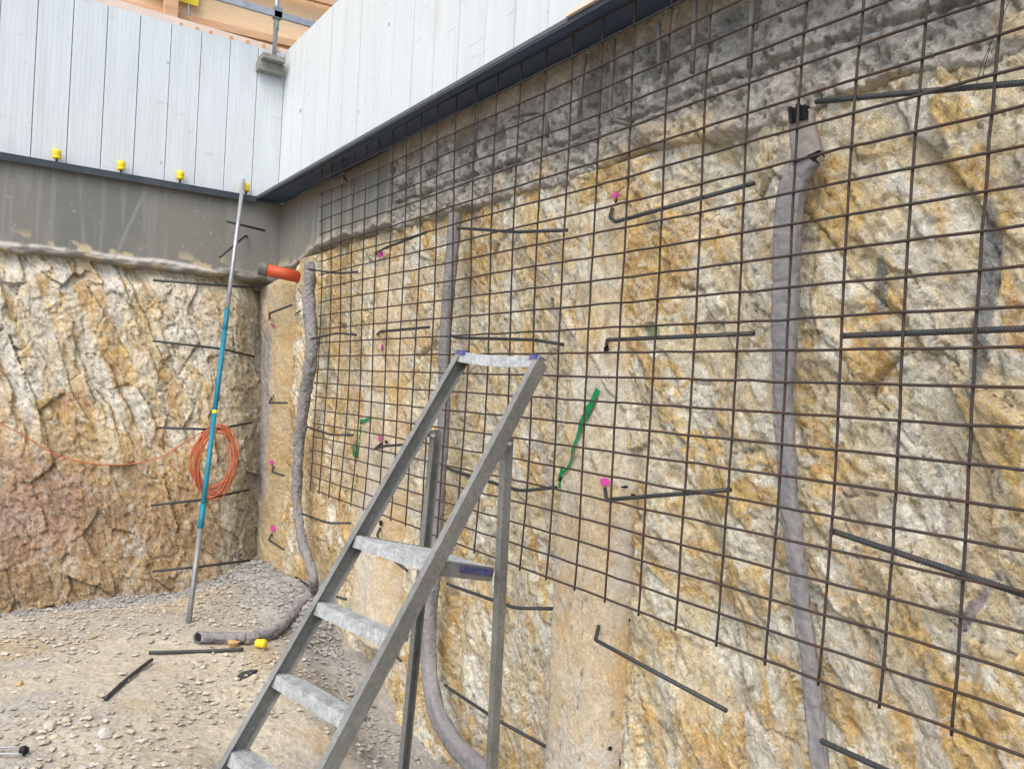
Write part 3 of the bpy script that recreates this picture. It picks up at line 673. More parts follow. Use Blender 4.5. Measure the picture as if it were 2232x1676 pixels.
# ------------------------------------------------------------------ starter bars
def bar(P, label, r=.008, rad=.03, ribbed=False, group='steel starter bars sticking out of the excavation', m=None):
    P = softbend(P, rad, 5)
    if ribbed:
        d = np.r_[0, np.cumsum(np.linalg.norm(np.diff(P, axis=0), axis=1))]; n = int(d[-1] / .0045) + 2
        tt = np.linspace(0, d[-1], n); P = np.stack([np.interp(tt, d, P[:, k]) for k in range(3)], 1)
        rr = r + .0011 * (np.arange(n) % 2)
    else: rr = r
    mb = MB(); mb.tube(P, rr, 10); o = mb.obj('starter_bar', m or M_bar, None, not ribbed)
    return tag(o, label, 'steel bar', group)
def RB(pts, Y):
    """pixels of the photograph to points; Y a list of planes, None = on the wall"""
    return [atY(x, y, yy) if yy is not None else on_right(x, y, -.03) for (x, y), yy in zip(pts, Y)]
bar(RB([(1780, 222), (1815, 219), (2005, 201), (2400, 166)], [.13, .02, .016, .012]), 'ribbed steel bar at the top right, just above the ochre rock', .0082, .05, True)
bar(RB([(1837, 732), (2400, 710)], [.022, .02]), 'level ribbed steel bar right of the wide drain strip, halfway up the mesh', .0085, .03, True)
bar(RB([(1811, 1156), (2104, 1253), (2420, 1357)], [.03, .018, .02]), 'ribbed steel bar sloping down to the right, low on the right-hand side of the mesh', .0085, .03, True)
bar(RB([(1790, 1614), (2000, 1710)], [.05, .02]), 'ribbed steel bar starting beside the foot of the wide drain strip at the bottom edge', .0085, .03, True)
bar(RB([(1335, 452), (1330, 474), (1341, 484), (1643, 400)], [None, .03, .02, .03]), 'hooked bar sloping up to the right below the pink mark nearest the broken concrete', .0085, .012)
bar(RB([(1322, 752), (1324, 741), (1643, 727)], [None, .03, .022]), 'level bar bending out of the tallest pier, halfway up the mesh', .0085, .012)
bar(RB([(1318, 1060), (1322, 1090), (1335, 1088), (1592, 1067)], [None, .04, .03, .022]), 'bar with a short upright leg, below the pink mark beside the long green stroke', .0085, .012)
bar(RB([(1306, 1360), (1298, 1394), (1583, 1548)], [None, .03, .022]), 'bar sloping steeply down to the right below the bottom wire of the mesh', .0085, .012)
bar(RB([(985, 497), (1009, 498), (1125, 506), (1236, 502)], [.12, .05, .03, .10]), 'upper bar right of the middle drain strip, near the top of the ochre rock', .0085, .03)
bar(RB([(975, 728), (996, 736), (1168, 741), (1228, 751)], [.15, .05, .03, .09]), 'slightly kinked bar passing just above the top of the ladder', .0085, .05)
bar(RB([(975, 1020), (992, 1027), (1135, 1070), (1214, 1062)], [.15, .05, .03, .12]), 'kinked bar passing behind the rear legs of the ladder', .0085, .05)
bar(RB([(975, 1272), (988, 1277), (1123, 1325), (1206, 1326)], [.16, .05, .03, .13]), 'kinked bar below the ladder platform, ending at the tallest pier', .0085, .05)
bar(RB([(970, 1493), (984, 1503), (1083, 1568), (1198, 1631)], [.16, .06, .03, .13]), 'lowest bar sloping down between the curved drain strip and the tallest pier', .0085, .05)
bar(RB([(817, 553), (842, 540), (930, 506)], [None, .04, .03]), 'bar sloping up right beside the upper pink mark on the pier behind the ladder', .0085, .02)
bar(RB([(819, 731), (829, 723), (935, 713)], [None, .04, .03]), 'short level bar above the small pink-ringed hole on the middle pier', .0085, .015)
bar(RB([(838, 962), (817, 978), (840, 972), (905, 967)], [None, .05, .04, .03]), 'hooked bar under a pink mark, running behind the left rail of the ladder', .0085, .015)
bar(RB([(831, 1146), (822, 1166), (838, 1204), (887, 1243)], [None, .05, .05, .03]), 'hooked bar sloping down beneath the ladder platform', .0085, .02)
bar(RB([(857, 1423), (874, 1440)], [None, .05]), 'short bar stub low beside the ladder rail', .008, .02)
bar(RB([(672, 587), (738, 596), (780, 593)], [-.02, .02, .12]), 'top bar crossing the head of the thin round drain', .008, .06)
bar(RB([(679, 739), (734, 726), (777, 730)], [-.02, .02, .12]), 'bar tied round the thin round drain at the second level', .008, .06)
bar(RB([(668, 930), (723, 948), (770, 948)], [-.02, .02, .12]), 'bar right of the thin round drain at the third level, its end touched with red', .008, .06)
bar(RB([(660, 1120), (715, 1140), (765, 1140)], [-.02, .02, .13]), 'bar right of the thin round drain just below the mesh', .008, .06)
bar(RB([(644, 1257), (690, 1287)], [.15, -.02]), 'brown rusty bar stub crossing behind the foot of the thin round drain', .008, .06, m=M_rust)
bar(RB([(733, 1300), (755, 1306)], [.1, .15]), 'short bar stub low at the left edge of the pier behind the ladder', .008)
bar(RB([(587, 697), (588, 683), (636, 665)], [None, .0, -.02]), 'highest small bent bar on the corner pier, pointing up to the right', .009, .02)
bar(RB([(644, 685), (655, 677)], [None, .06]), 'tiny bar stub left of the thin round drain', .007)
bar(RB([(594, 862), (587, 878), (625, 878)], [None, .02, .0]), 'second small bent bar down the corner pier, level', .009, .02)
bar(RB([(598, 1006), (593, 1028), (618, 1037)], [None, .02, .0]), 'third small bent bar down the corner pier', .009, .02)
bar(RB([(597, 1153), (586, 1176), (617, 1197)], [None, .0, .0]), 'lowest small bent bar on the corner pier, pointing down to the right', .009, .02)
bar(RB([(650, 422), (723, 390), (748, 385), (756, 394)], [.06, .05, .05, .135]), 'hooked bar across the smooth concrete beam right of the corner', .009, .03)
def LBr(pts, X): return [atX(x, y, xx) if xx is not None else on_left(x, y, -.03) for (x, y), xx in zip(pts, X)]
gl = 'long horizontal starter bars in front of the left rock face'
bar(LBr([(495, 483), (577, 503)], [-1.30, -1.52]), 'upper short bar crossing the pole on the left concrete beam', .010)
bar(LBr([(479, 561), (535, 514), (541, 517)], [-1.22, -1.52, -1.6]), 'short bar sloping down to the left across the pole on the left concrete beam', .010)
bar(LBr([(334, 611), (480, 622), (555, 627)], [-1.02, -1.05, -1.16]), 'highest long bar on the left rock face, above the teal part of the pole', .010, .05, group=gl)
bar(LBr([(333, 743), (481, 760), (554, 777)], [-1.02, -1.05, -1.16]), 'second long bar down the left rock face, bending down at its right end', .010, .08, group=gl)
bar(LBr([(343, 932), (466, 936), (549, 921)], [-1.00, -1.02, -1.14]), 'long bar carrying the orange cable coil', .010, .08, group=gl)
bar(LBr([(329, 1101), (440, 1089), (543, 1067)], [-1.02, -1.02, -1.14]), 'long bar crossing just under the orange cable coil', .010, .08, group=gl)
bar(LBr([(333, 1245), (440, 1234), (545, 1221)], [-1.02, -1.02, -1.14]), 'lowest long bar on the left rock face, near the floor', .010, .08, group=gl)

# exposed bars in the broken concrete
EX = [([(1338, 85), (1333, 170), (1329, 240), (1336, 262), (1374, 273)], 'exposed upright bar with a curled foot in the broken concrete'),
      ([(1435, 47), (1436, 100), (1437, 160)], 'exposed upright bar in the broken concrete, right of the one with the curled foot'),
      ([(1516, -20), (1513, 60), (1509, 160)], 'exposed upright bar in the broken concrete, touching the top edge of the picture'),
      ([(1276, 118), (1267, 190), (1263, 250)], 'exposed thin upright bar in the broken concrete, left of the one with the curled foot'),
      ([(1040, 258), (1036, 300), (1034, 345)], 'leftmost exposed upright bar in the broken concrete'),
      ([(1120, 255), (1180, 243), (1192, 262), (1193, 300)], 'bent exposed bar arching in the broken concrete, between the upright ones'),
      ([(1640, 10), (1636, 90), (1634, 150)], 'rightmost exposed upright bar in the broken concrete')]
for pts, lb in EX:
    bar([atY(x, y, .062) for x, y in pts], lb, .010, .03, group='bars exposed in the broken concrete', m=M_exp)

# ------------------------------------------------------------------ spray marks and drill holes
def patch(name, px, py, rx, rz, m, label, cat, group=None, parent=None, up=.005):
    c0 = on_right(px, py); V = [c0]; n = 18; Fc = []
    front_ = lambda x, z: min(ysurf(x + o_, z + q_) for o_ in (-.012, 0, .012) for q_ in (-.012, 0, .012)) - up
    c0 = atY(px, py, front_(c0[0], c0[2])); V = [c0]
    for ring in (.5, 1.0):
        for k in range(n):
            a = 2 * math.pi * k / n; rr = (ring * 1.2 + .0) * (1 + (.25 * (random.random() - .5) if ring == 1.0 else 0))
            x = c0[0] + rx * rr * math.cos(a); z = c0[2] + rz * rr * math.sin(a); V.append(np.array([x, front_(x, z), z]))
    V[0] = np.array([c0[0], front_(c0[0], c0[2]), c0[2]])
    for k in range(n):
        Fc.append((0, 1 + (k + 1) % n, 1 + k)); Fc.append((1 + k, 1 + (k + 1) % n, 1 + n + (k + 1) % n, 1 + n + k))
    o = meshobj(name, V, Fc, m, parent, True, col=np.array([[1.] * 3] + [[.95] * 3] * n + [[.12] * 3] * n))
    return tag(o, label, cat, group) if label else o
PK = [(1343, 425, .020, .018, 'pink spray mark high on the tallest pier, just under the broken concrete'),
      (840, 556, .024, .024, 'square pink spray mark on the pier behind the ladder, highest of its three'),
      (832, 757, .016, .022, 'small pink ring round a hole on the pier behind the ladder'),
      (827, 956, .022, .022, 'pink spray mark beside the hooked bar left of the ladder rail'),
      (1315, 1050, .022, .018, 'pink spray mark at the foot of the long green stroke'),
      (1312, 1672, .016, .016, 'pink spray mark at the very bottom edge, on the tallest pier'),
      (596, 711, .022, .022, 'highest pink spray mark on the corner pier'),
      (583, 860, .022, .022, 'second pink spray mark down the corner pier'),
      (585, 1008, .024, .024, 'third pink spray mark down the corner pier'),
      (583, 1152, .028, .030, 'lowest pink spray mark on the corner pier')]
for px, py, rx, rz, lb in PK: patch('spray_mark', px, py, rx * .95, rz * .95, M_pink, lb, 'paint mark', 'pink spray marks at the drilled holes', up=.03 if 'square' in lb else .005)
HO = [(1344, 438, .011, .013, 'dark drill hole under the highest pink mark on the tallest pier'), (822, 553, .014, .012, 'dark drill hole left of the square pink mark'),
      (833, 763, .009, .010, 'dark drill hole inside the small pink ring'), (835, 744, .008, .009, 'tiny dark drill hole above the small pink ring'), (840, 963, .014, .012, 'dark drill hole right of the pink mark by the ladder rail'),
      (1335, 1062, .008, .007, 'upper of the twin drill holes beside the pink mark under the green stroke'), (1336, 1081, .008, .007, 'lower of the twin drill holes beside the pink mark under the green stroke'),
      (1326, 1358, .011, .008, 'drill hole right of the steep bar under the mesh'), (1319, 760, .014, .020, 'dark hole where the level bar leaves the tallest pier'), (1302, 1638, .007, .012, 'dark hole just above the pink mark at the bottom edge'),
      (1334, 1668, .013, .013, 'dark hole right of the pink mark at the bottom edge'),
      (592, 708, .012, .014, 'dark hole at the highest pink mark on the corner pier'), (592, 862, .014, .014, 'dark hole at the second pink mark on the corner pier'), (597, 1008, .016, .014, 'dark hole beside the third pink mark on the corner pier'),
      (593, 1250, .010, .010, 'left one of two low drill holes on the corner pier'), (602, 1254, .010, .010, 'right one of two low drill holes on the corner pier'), (828, 1140, .022, .022, 'dark hole of the hooked bar above the ladder platform')]
for px, py, rx, rz, lb in HO: patch('drill_hole', px, py, rx * .72, rz * .72, M_hole, lb, 'hole', 'drilled holes in the piers', up=.0075)
def ribbon(pts, w, m, label):
    P = smoothpath([on_right(x, y) for x, y in pts], 12); wd = np.interp(np.linspace(0, 1, len(P)), np.linspace(0, 1, len(w)), w); V = []; Fc = []; CA = []
    for k, p in enumerate(P):
        d = P[min(k + 1, len(P) - 1)] - P[max(k - 1, 0)]; n_ = np.array([d[2], 0, -d[0]]); n_ /= np.linalg.norm(n_) + 1e-9
        for q in (-1.5, -.5, .5, 1.5):
            CA.append([.05 if abs(q) > 1 else .85 + .15 * random.random()] * 3); a = p + n_ * wd[k] * q; V.append([a[0], min(ysurf(a[0] + o_, a[2] + q_) for o_ in (-.01, 0, .01) for q_ in (-.01, 0, .01)) - .010, a[2]])
    for k in range(len(P) - 1):
        for j in range(3): a = k * 4 + j; Fc.append((a, a + 1, a + 5, a + 4))
    tag(meshobj('spray_mark', V, Fc, m, col=np.array(CA)), label, 'paint mark', 'green spray marks')
ribbon([(1305, 848), (1292, 880), (1270, 920), (1256, 965), (1241, 1018), (1234, 1050), (1228, 1064), (1224, 1050), (1228, 1018)], [.015, .018, .020, .010, .007, .007, .008, .013, .011, .011, .010], M_green, 'long green spray stroke shaped like a tick on the tallest pier')
ribbon([(811, 911), (800, 928), (790, 946), (784, 965), (779, 988), (776, 990), (773, 970)], [.008, .012, .014, .012, .010, .014, .018, .018, .012], M_green, 'smaller green spray stroke at the left, on the pier behind the ladder')
patch('spray_mark', 1424, 722, .035, .022, M_greenf, 'faint green spray smudge above the level bar on the meshed rock', 'paint mark', 'green spray marks')

# ------------------------------------------------------------------ strip drains
def strip(name_label, px, parent, Y, flat=.6, pw=3.0, n=16, wr=.004, seed=0, mtl=None, cut=0.):
    """px: (x, y, width in px[, plane Y or ('g', up)])"""
    P = []; W = []
    for q in px:
        x, y, w = q[:3]; pl = q[3] if len(q) > 3 else Y
        p = atG(x, y, pl[1]) if isinstance(pl, tuple) else atY(x, y, pl)
        P.append(p); W.append(w * depth(p) / F / 2)
    sub = 14
    PP = smoothpath(P, sub); WW = np.interp(np.arange(len(PP)) / sub, np.arange(len(W)), W)
    d = np.r_[0, np.cumsum(np.linalg.norm(np.diff(PP, axis=0), axis=1))]; L = d[-1]; k = int(L / .006)
    tt = np.linspace(0, L, k); PP = np.stack([np.interp(tt, d, PP[:, j]) for j in range(3)], 1); WW = np.interp(tt, d, WW)
    for _ in range(6): PP[1:-1] = (PP[:-2] + PP[1:-1] * 2 + PP[2:]) / 4
    T = np.gradient(PP, axis=0); T /= np.linalg.norm(T, axis=1)[:, None]
    V = []
    ang = np.linspace(0, 2 * math.pi, n, endpoint=False)
    for i in range(k):
        out = np.array([0, -1, 0.]); out = out - T[i] * (out @ T[i])
        if np.linalg.norm(out) < .3: out = np.array([0, 0, 1.]) - T[i] * T[i][2]
        out /= np.linalg.norm(out); sd_ = np.cross(T[i], out)
        ca_, sa_ = np.cos(ang), np.sin(ang)
        sx = np.sign(ca_) * np.abs(ca_) ** (2 / pw); sy = np.sign(sa_) * np.abs(sa_) ** (2 / pw)
        wrk = wr * (fbm(ang * 2.2 + seed + .8 * math.sin(tt[i] * 4), np.full(n, tt[i] * 7), 500 + seed, 3) - .5) * 2
        cr = -wr * .9 * ss(.06, 0, np.abs(vn(np.full(n, tt[i] * 11) + ang * .5, ang * 0 + seed, 520) - .5))
        _, _, e_, q1, q2, q3 = cells(ang * 1.6 + seed * 7, np.full(n, tt[i] * 13) + .5 * np.sin(ang), 530 + seed)
        cr = cr + wr * 1.5 * (q1 - .5) - wr * 1.2 * ss(.10, 0, e_)
        for j in range(n):
            V.append(PP[i] + sd_ * sx[j] * (WW[i] + wrk[j] + cr[j]) + out * sy[j] * (WW[i] * flat + wrk[j] + cr[j]))
    if cut:        # mouth cut obliquely
        hc = CAM - PP[-1]; hc /= np.linalg.norm(hc)
        for i in range(k - 16, k):
            f_ = (i - (k - 16)) / 15.
            for j in range(n):
                q = V[i * n + j]; V[i * n + j] = q - T[i] * ((q - PP[i]) @ hc) * cut * f_
    Fc = [(i * n + j, i * n + (j + 1) % n, (i + 1) * n + (j + 1) % n, (i + 1) * n + j) for i in range(k - 1) for j in range(n)]
    if cut:
        ring = np.array(V[-n:]); c_in = ring.mean(0); inner = c_in + (ring - c_in) * .84 - T[-1] * .002; deep = inner - T[-1] * .05 - hc * .02
        b_ = len(V); V = V + list(inner) ; Fc += [((k - 1) * n + j, (k - 1) * n + (j + 1) % n, b_ + (j + 1) % n, b_ + j) for j in range(n)]
        mbc = MB(); mbc.add(list(inner) + list(c_in + (inner - c_in) * .9 - hc * .012), [(j, (j + 1) % n, n + (j + 1) % n, n + j) for j in range(n)] + [tuple(n + j for j in range(n))])
        mbc.obj('core', M_core, parent, False)
    meshobj('sock', V, Fc, mtl or M_sock, parent, True)
    return PP, WW, T
t = thing('drain_strip', atY(1780, 1600, .07), 'widest grey fabric-wrapped drain strip, on the right, with black core showing at its top', 'drain pipe', 'fabric-wrapped drain strips on the rock wall')
strip('', [(1746, 250, 58), (1748, 275, 60), (1755, 310, 64), (1763, 347, 68)], t, .082, .5, 4.2, 30, .003, 5, mat('brownish_cuff', (.25, .235, .215), .9, bump=.6, bscale=30, var=.12))
PP, WW, T = strip('', [(1764, 342, 62), (1752, 360, 60), (1740, 382, 60), (1727, 416, 64), (1718, 506, 64), (1714, 600, 59), (1710, 753, 56), (1707, 862, 45), (1713, 970, 40), (1719, 1093, 42), (1728, 1148, 42), (1741, 1257, 40), (1763, 1438, 40), (1774, 1546, 40), (1786, 1655, 38), (1797, 1760, 38)], t, .085, .55, 3.6, 30, .0038, 1)
mb = MB(); e = atY(1741, 236, .062); f2 = atY(1745, 266, .066)
mb.beam(f2, e, (1, 0, 0), (0, 1, 0), .064, .030); mb.beam(f2 + np.array([-.018, -.02, 0]), e + np.array([-.018, -.02, .004]), (1, 0, 0), (0, 1, 0), .010, .012); mb.beam(f2 + np.array([.012, -.02, 0]), e + np.array([.012, -.02, .006]), (1, 0, 0), (0, 1, 0), .012, .012)
mb.obj('core', M_core, t)
mb = MB(); mb.tube([atY(1733, 352, .02), atY(1752, 346, .015), atY(1790, 336, .02), atY(1797, 342, .07)], .003, 6); mb.obj('wire_tie', M_rust, t)
t = thing('drain_strip', atY(935, 1500, .07), 'middle grey fabric-wrapped drain strip, running behind the ladder and curving right at its foot', 'drain pipe', 'fabric-wrapped drain strips on the rock wall')
strip('', [(991, 466, 33), (989, 500, 32), (985, 553, 31), (975, 662, 29), (970, 770, 28), (967, 917, 29), (960, 1025, 30), (953, 1134, 31), (945, 1257, 34), (936, 1329, 36), (934, 1437, 39), (942, 1510, 40, .04), (958, 1564, 42, .02), (990, 1618, 44, 0.), (1035, 1669, 46, -.04), (1090, 1715, 48, -.08)], t, .075, .75, 3.0, 26, .004, 2)
t = thing('drain_strip', atY(660, 1200, .03), 'thin round grey drain pipe near the corner, bending at the floor to an open mouth', 'drain pipe', 'fabric-wrapped drain strips on the rock wall')
PP, WW, T = strip('', [(676, 570, 18), (675, 595, 26), (673, 645, 28), (679, 735, 29), (677, 790, 28), (665, 862, 26), (652, 970, 25), (647, 1060, 22), (648, 1112, 20), (660, 1184, 20), (672, 1220, 19), (684, 1262, 19, .0), (682, 1290, 20, ('g', .05)), (650, 1332, 22, ('g', .04)), (605, 1372, 24, ('g', .04)), (560, 1388, 24, ('g', .04)), (510, 1389, 25, ('g', .04)), (430, 1388, 25, ('g', .04))], t, .04, .95, 2.2, 26, .008, 3, None, 1.3)

# ------------------------------------------------------------------ orange pipe, cable coil, pole, yellow caps
a = np.array([-.915, .16, 2.587]); b = np.array([-1.015, -.075, 2.625]); d = (b - a) / np.linalg.norm(b - a)
t = thing('pipe_stub', a, 'orange plastic pipe stub with a grey collar, poking out of the rock in the corner', 'pipe')
mb = MB(); mb.tube([a, b + d * .05], .052, 24); mb.obj('pipe', M_orange, t, True)
mb = MB(); mb.tube([b + d * .03, b + d * .10, b + d * .102, b + d * .04], [.057, .057, .048, .046], 24, False); mb.tube([b + d * .052, b + d * .06], .047, 20); mb.obj('collar', M_greycap, t, True)

def loopcable():
    mb = MB(); pts = []; rr = random.Random(3); n = 22; turns = 13
    cx, cy = 468, 1003
    for k in range(turns * n):
        a_ = 2 * math.pi * k / n; u = k / (turns * n); ti = int(k / n)
        rx = 46 + 6 * math.sin(ti * 2.4 + 1) - 4 * (ti % 3); ry = 70 + 10 * math.sin(ti * 1.7)
        ox = 4 * math.sin(ti * 1.9); topy = 925 + 6 * (ti % 4)
        x = cx + ox + rx * math.sin(a_) * (1 + .08 * math.sin(2 * a_ + ti)) + 7 * (math.cos(a_)) ; y = topy + ry * (1 - math.cos(a_))
        if y > 925 + 135: x += 3 * math.sin(k * 1.3)
        Xp = -1.02 + .030 * math.sin(ti * 3.1 + a_) + .02 * math.cos(a_)
        pts.append(atX(x, y, Xp))
    tail = [(468, 930), (440, 942), (400, 965), (360, 992), (300, 1009), (230, 1013), (170, 1005), (110, 985), (50, 948), (0, 922), (-90, 870)]
    tp = [atX(x, y, -1.02 + .0 * i) for i, (x, y) in enumerate(tail)]
    P = smoothpath(pts + tp[0:], 3); mb.tube(P, .0054, 6); return mb
tag(loopcable().obj('extension_cord', M_cable, None, True), 'orange cable coiled over a bar on the left rock face, loose end sagging left', 'cable')

g0 = atG(411, 1358); top = atX(530.5, 392, -1.49)
def polept(py):
    # point of the pole at the height of a pixel row
    lo, hi = 0., 1.
    for _ in range(40):
        m_ = (lo + hi) / 2; p = g0 + (top - g0) * m_; q = R @ (p - CAM); yy = 838 + F * q[1] / q[2]
        if yy > py: lo = m_
        else: hi = m_
    return g0 + (top - g0) * lo
t = thing('telescopic_pole', g0, 'long leaning pole, grey at both ends and teal in between, before the left rock face', 'pole')
for nm, y0, y1, r_, m_ in (('lower_tube', 1358, 1150, .019, M_gtube), ('teal_sleeve', 1152, 1100, .0225, M_teal), ('teal_tube', 1100, 902, .0185, M_teal), ('joint_collar', 902, 895, .0192, M_ysheet), ('teal_tube', 895, 720, .0195, M_teal), ('teal_sleeve', 720, 674, .0215, M_teal), ('upper_tube', 672, 392, .017, M_galv)):
    A_ = polept(y0); B_ = polept(y1); mb = MB(); mb.tube([A_, A_ + (B_ - A_) * .5, B_], r_, 16); mb.obj(nm, m_, t, True)
def cap_mesh(p, axis, r=.034, hgt=.075):
    mb = MB(); p = np.array(p); ax = np.array(axis, float); ax /= np.linalg.norm(ax)
    prof = [(0, .70), (.04, .92), (.30, .95), (.34, .86), (.42, .98), (.62, 1.0), (.9, .97), (1.0, .80)]
    mb.tube([p + ax * hgt * a_ for a_, _ in prof], np.array([r * b_ for _, b_ in prof]), 12); return mb
for (px, py), lb in zip(((123, 356), (264, 371), (392, 396), (537, 403)), ('leftmost yellow cap on the ledge under the left plank wall', 'second yellow cap from the left on the ledge, above the grey beam', 'third yellow cap from the left on the ledge, above the grey beam', 'rightmost yellow cap on the ledge, right beside the top of the pole')):
    p = atX(px, py, -1.52); p[2] = 3.356
    t = thing('rebar_cap', p - np.array([0, 0, .012]), lb, 'safety cap', 'yellow caps on the bar ends')
    cap_mesh(p + np.array([0, 0, .01 + .012 * random.random()]), (0.02, random.uniform(-.08, .08), 1), .033, .075).obj('cap', M_yellow, t, True)
    mb = MB(); mb.tube([p - np.array([0, 0, .02]), p + np.array([0, 0, .05])], .009, 8); mb.obj('bar_end', M_bar, t, True)
p = atG(562, 1404, .032)
t = thing('rebar_cap', p, 'yellow cap lying on the floor beside the open end of the thin drain pipe', 'safety cap', 'yellow caps on the bar ends')
cap_mesh(p - np.array([.03, 0, 0]), (.75, .62, .05), .029, .068).obj('cap', M_yellow, t, True)

# ------------------------------------------------------------------ ladder (pose solved from the photograph)
RL = np.array([[0.9721, -0.2333, -0.0239], [0.2323, 0.9438, 0.2352], [-0.0323, -0.2342, 0.9717]]); TL = np.array([3.365, -1.628, -.007])
LEAN = .3614; PIT = .26
def wdt(h): return float(np.interp(h, [0, .5, 1.3, 2.12], [.46, .455, .432, .462]))
def LW(u, v, h): return TL + RL @ np.array([u, v, h])
def front(s, h): return LW(s * wdt(h) / 2, h * LEAN, h)
lad = thing('platform_ladder', TL, 'dirty grey aluminium platform ladder with blue paint splashes, standing in front of the mesh', 'ladder')
U, Vv, Ww = RL[:, 0], RL[:, 1], RL[:, 2]
sdir = np.array([0, LEAN, 1.]) / math.hypot(LEAN, 1); sdir = RL @ sdir; sn = np.cross(U, sdir)         # sn: perpendicular to the stile, to the front
if sn @ Vv > 0: sn = -sn
HT = 2.12
for s in (-1, 1):
    p = front(s, -.03); q = front(s, HT); u = U * s
    w_, d_, th = .026, .065, .0028
    # channel: web outside, flanges pointing inwards; side axis = inwards
    pr_ = [(0, 0), (-w_, 0), (-w_, th), (-th, th), (-th, d_ - th), (-w_, d_ - th), (-w_, d_), (0, d_)]
    mb = MB(); mb.profile(p, q, pr_, u, -sn); o = mb.obj('stile', M_alu, lad)
    mb = MB(); mb.beam(p - sdir * .005, p + sdir * .05, u, -sn, .034, .080, (-.013, .035)); mb.obj('foot', M_rubber, lad)
def tread(h, dep=.085, nm='step', m=M_aluw, hh=.045, extra=0):
    wv = wdt(h) / 2 - .0035; mb = MB()
    a_ = LW(-wv, h * LEAN + .006, h); b_ = LW(wv, h * LEAN + .006, h)
    prof = [(0, 0), (dep, 0), (dep, -.020), (dep - .003, -.020), (dep - .003, -.003), (.004, -.003), (.004, -hh), (0, -hh)]
    mb.profile(a_, b_, prof, Vv, Ww)
    for k in range(6):                    # grip ribs
        y_ = .008 + k * (dep - .018) / 5; mb.profile(a_ + U * .004, b_ - U * .004, [(y_, .0005), (y_ + .004, .0005), (y_ + .004, .0025), (y_, .0025)], Vv, Ww)
    return mb.obj(nm, m, lad)
for k in (1, 2, 3, 4): tread(k * PIT)
for k in range(1, 6):
    for dv in (.02, .045):
        p_ = front(1, k * PIT) + RL[:, 1] * dv - RL[:, 2] * .018; mb = MB(); mb.tube([p_ - U * .002, p_ + U * .0025, p_ + U * .0032], [.006, .006, .003], 10); mb.obj('rivet', M_alu, lad, True)
# platform
ph = 5 * PIT; PD = .38; wv = wdt(ph) / 2 - .004
mb = MB(); a_ = LW(-wv, ph * LEAN + .006, ph); b_ = LW(wv, ph * LEAN + .006, ph)
RW = .178
def PP_(f, v, w): return LW(f * (wv + (RW - wv) * v / PD), ph * LEAN + .006 + v, ph + w)
mb.add([PP_(-1, 0, 0), PP_(1, 0, 0), PP_(1, PD, 0), PP_(-1, PD, 0), PP_(-1, 0, -.005), PP_(1, 0, -.005), PP_(1, PD, -.005), PP_(-1, PD, -.005)], [(0, 1, 2, 3), (7, 6, 5, 4), (0, 4, 5, 1), (1, 5, 6, 2), (2, 6, 7, 3), (3, 7, 4, 0)])
mb.profile(PP_(-1, 0, 0), PP_(1, 0, 0), [(0, -.005), (.004, -.005), (.004, -.045), (0, -.045)], Vv, Ww); mb.profile(PP_(-1, PD - .004, 0), PP_(1, PD - .004, 0), [(0, -.005), (.004, -.005), (.004, -.05), (0, -.05)], Vv, Ww)
for k in range(14): y_ = .012 + k * (PD - .03) / 13; mb.profile(PP_(-.98, y_, 0), PP_(.98, y_, 0), [(0, .0003), (.007, .0003), (.007, .0028), (0, .0028)], Vv, Ww)
plat = mb.obj('platform', M_aluw, lad)
for s in (-1, 1):
    mb = MB(); mb.profile(LW(s * wv, ph * LEAN + .010, ph), LW(s * RW, ph * LEAN + PD, ph), [(0, .004), (s * .003, .004), (s * .003, -.05), (0, -.05)], U, Ww)
    mb.obj('skirt', M_alu, plat)
mb = MB(); mb.profile(PP_(1, .17, 0) + U * .0045, PP_(1, .372, 0) + U * .0045, [(0, -.004), (.001, -.004), (.001, -.03), (0, -.026)], U, Ww); mb.obj('paint_splash', M_blue, plat)
# top cap
th_ = HT
mb = MB(); a_ = LW(-wdt(th_) / 2, th_ * LEAN - .004, th_ + .004); b_ = LW(wdt(th_) / 2, th_ * LEAN - .004, th_ + .004)
n_ = 10
for k in range(n_):                        # slightly sagging folded bar
    f0, f1 = k / n_, (k + 1) / n_; sg = lambda f: -.012 * math.sin(math.pi * f)
    mb.profile(a_ + (b_ - a_) * f0 + Ww * sg(f0), a_ + (b_ - a_) * f1 + Ww * sg(f1), [(0, 0), (.062, 0), (.062, -.004), (.004, -.004), (.004, -.046), (0, -.046)], Vv, Ww)
tc_ = mb.obj('top_bar', M_aluw, lad)
for f0, f1 in ((0.005, .13), (.90, .995)):
    mb = MB(); mb.profile(a_ + (b_ - a_) * f0 + Ww * .001, a_ + (b_ - a_) * f1 + Ww * .001, [(-.001, .001), (.063, .001), (.063, 0), (0, 0), (0, -.018), (-.001, -.022)], Vv, Ww); mb.obj('paint_splash', M_blue, tc_)
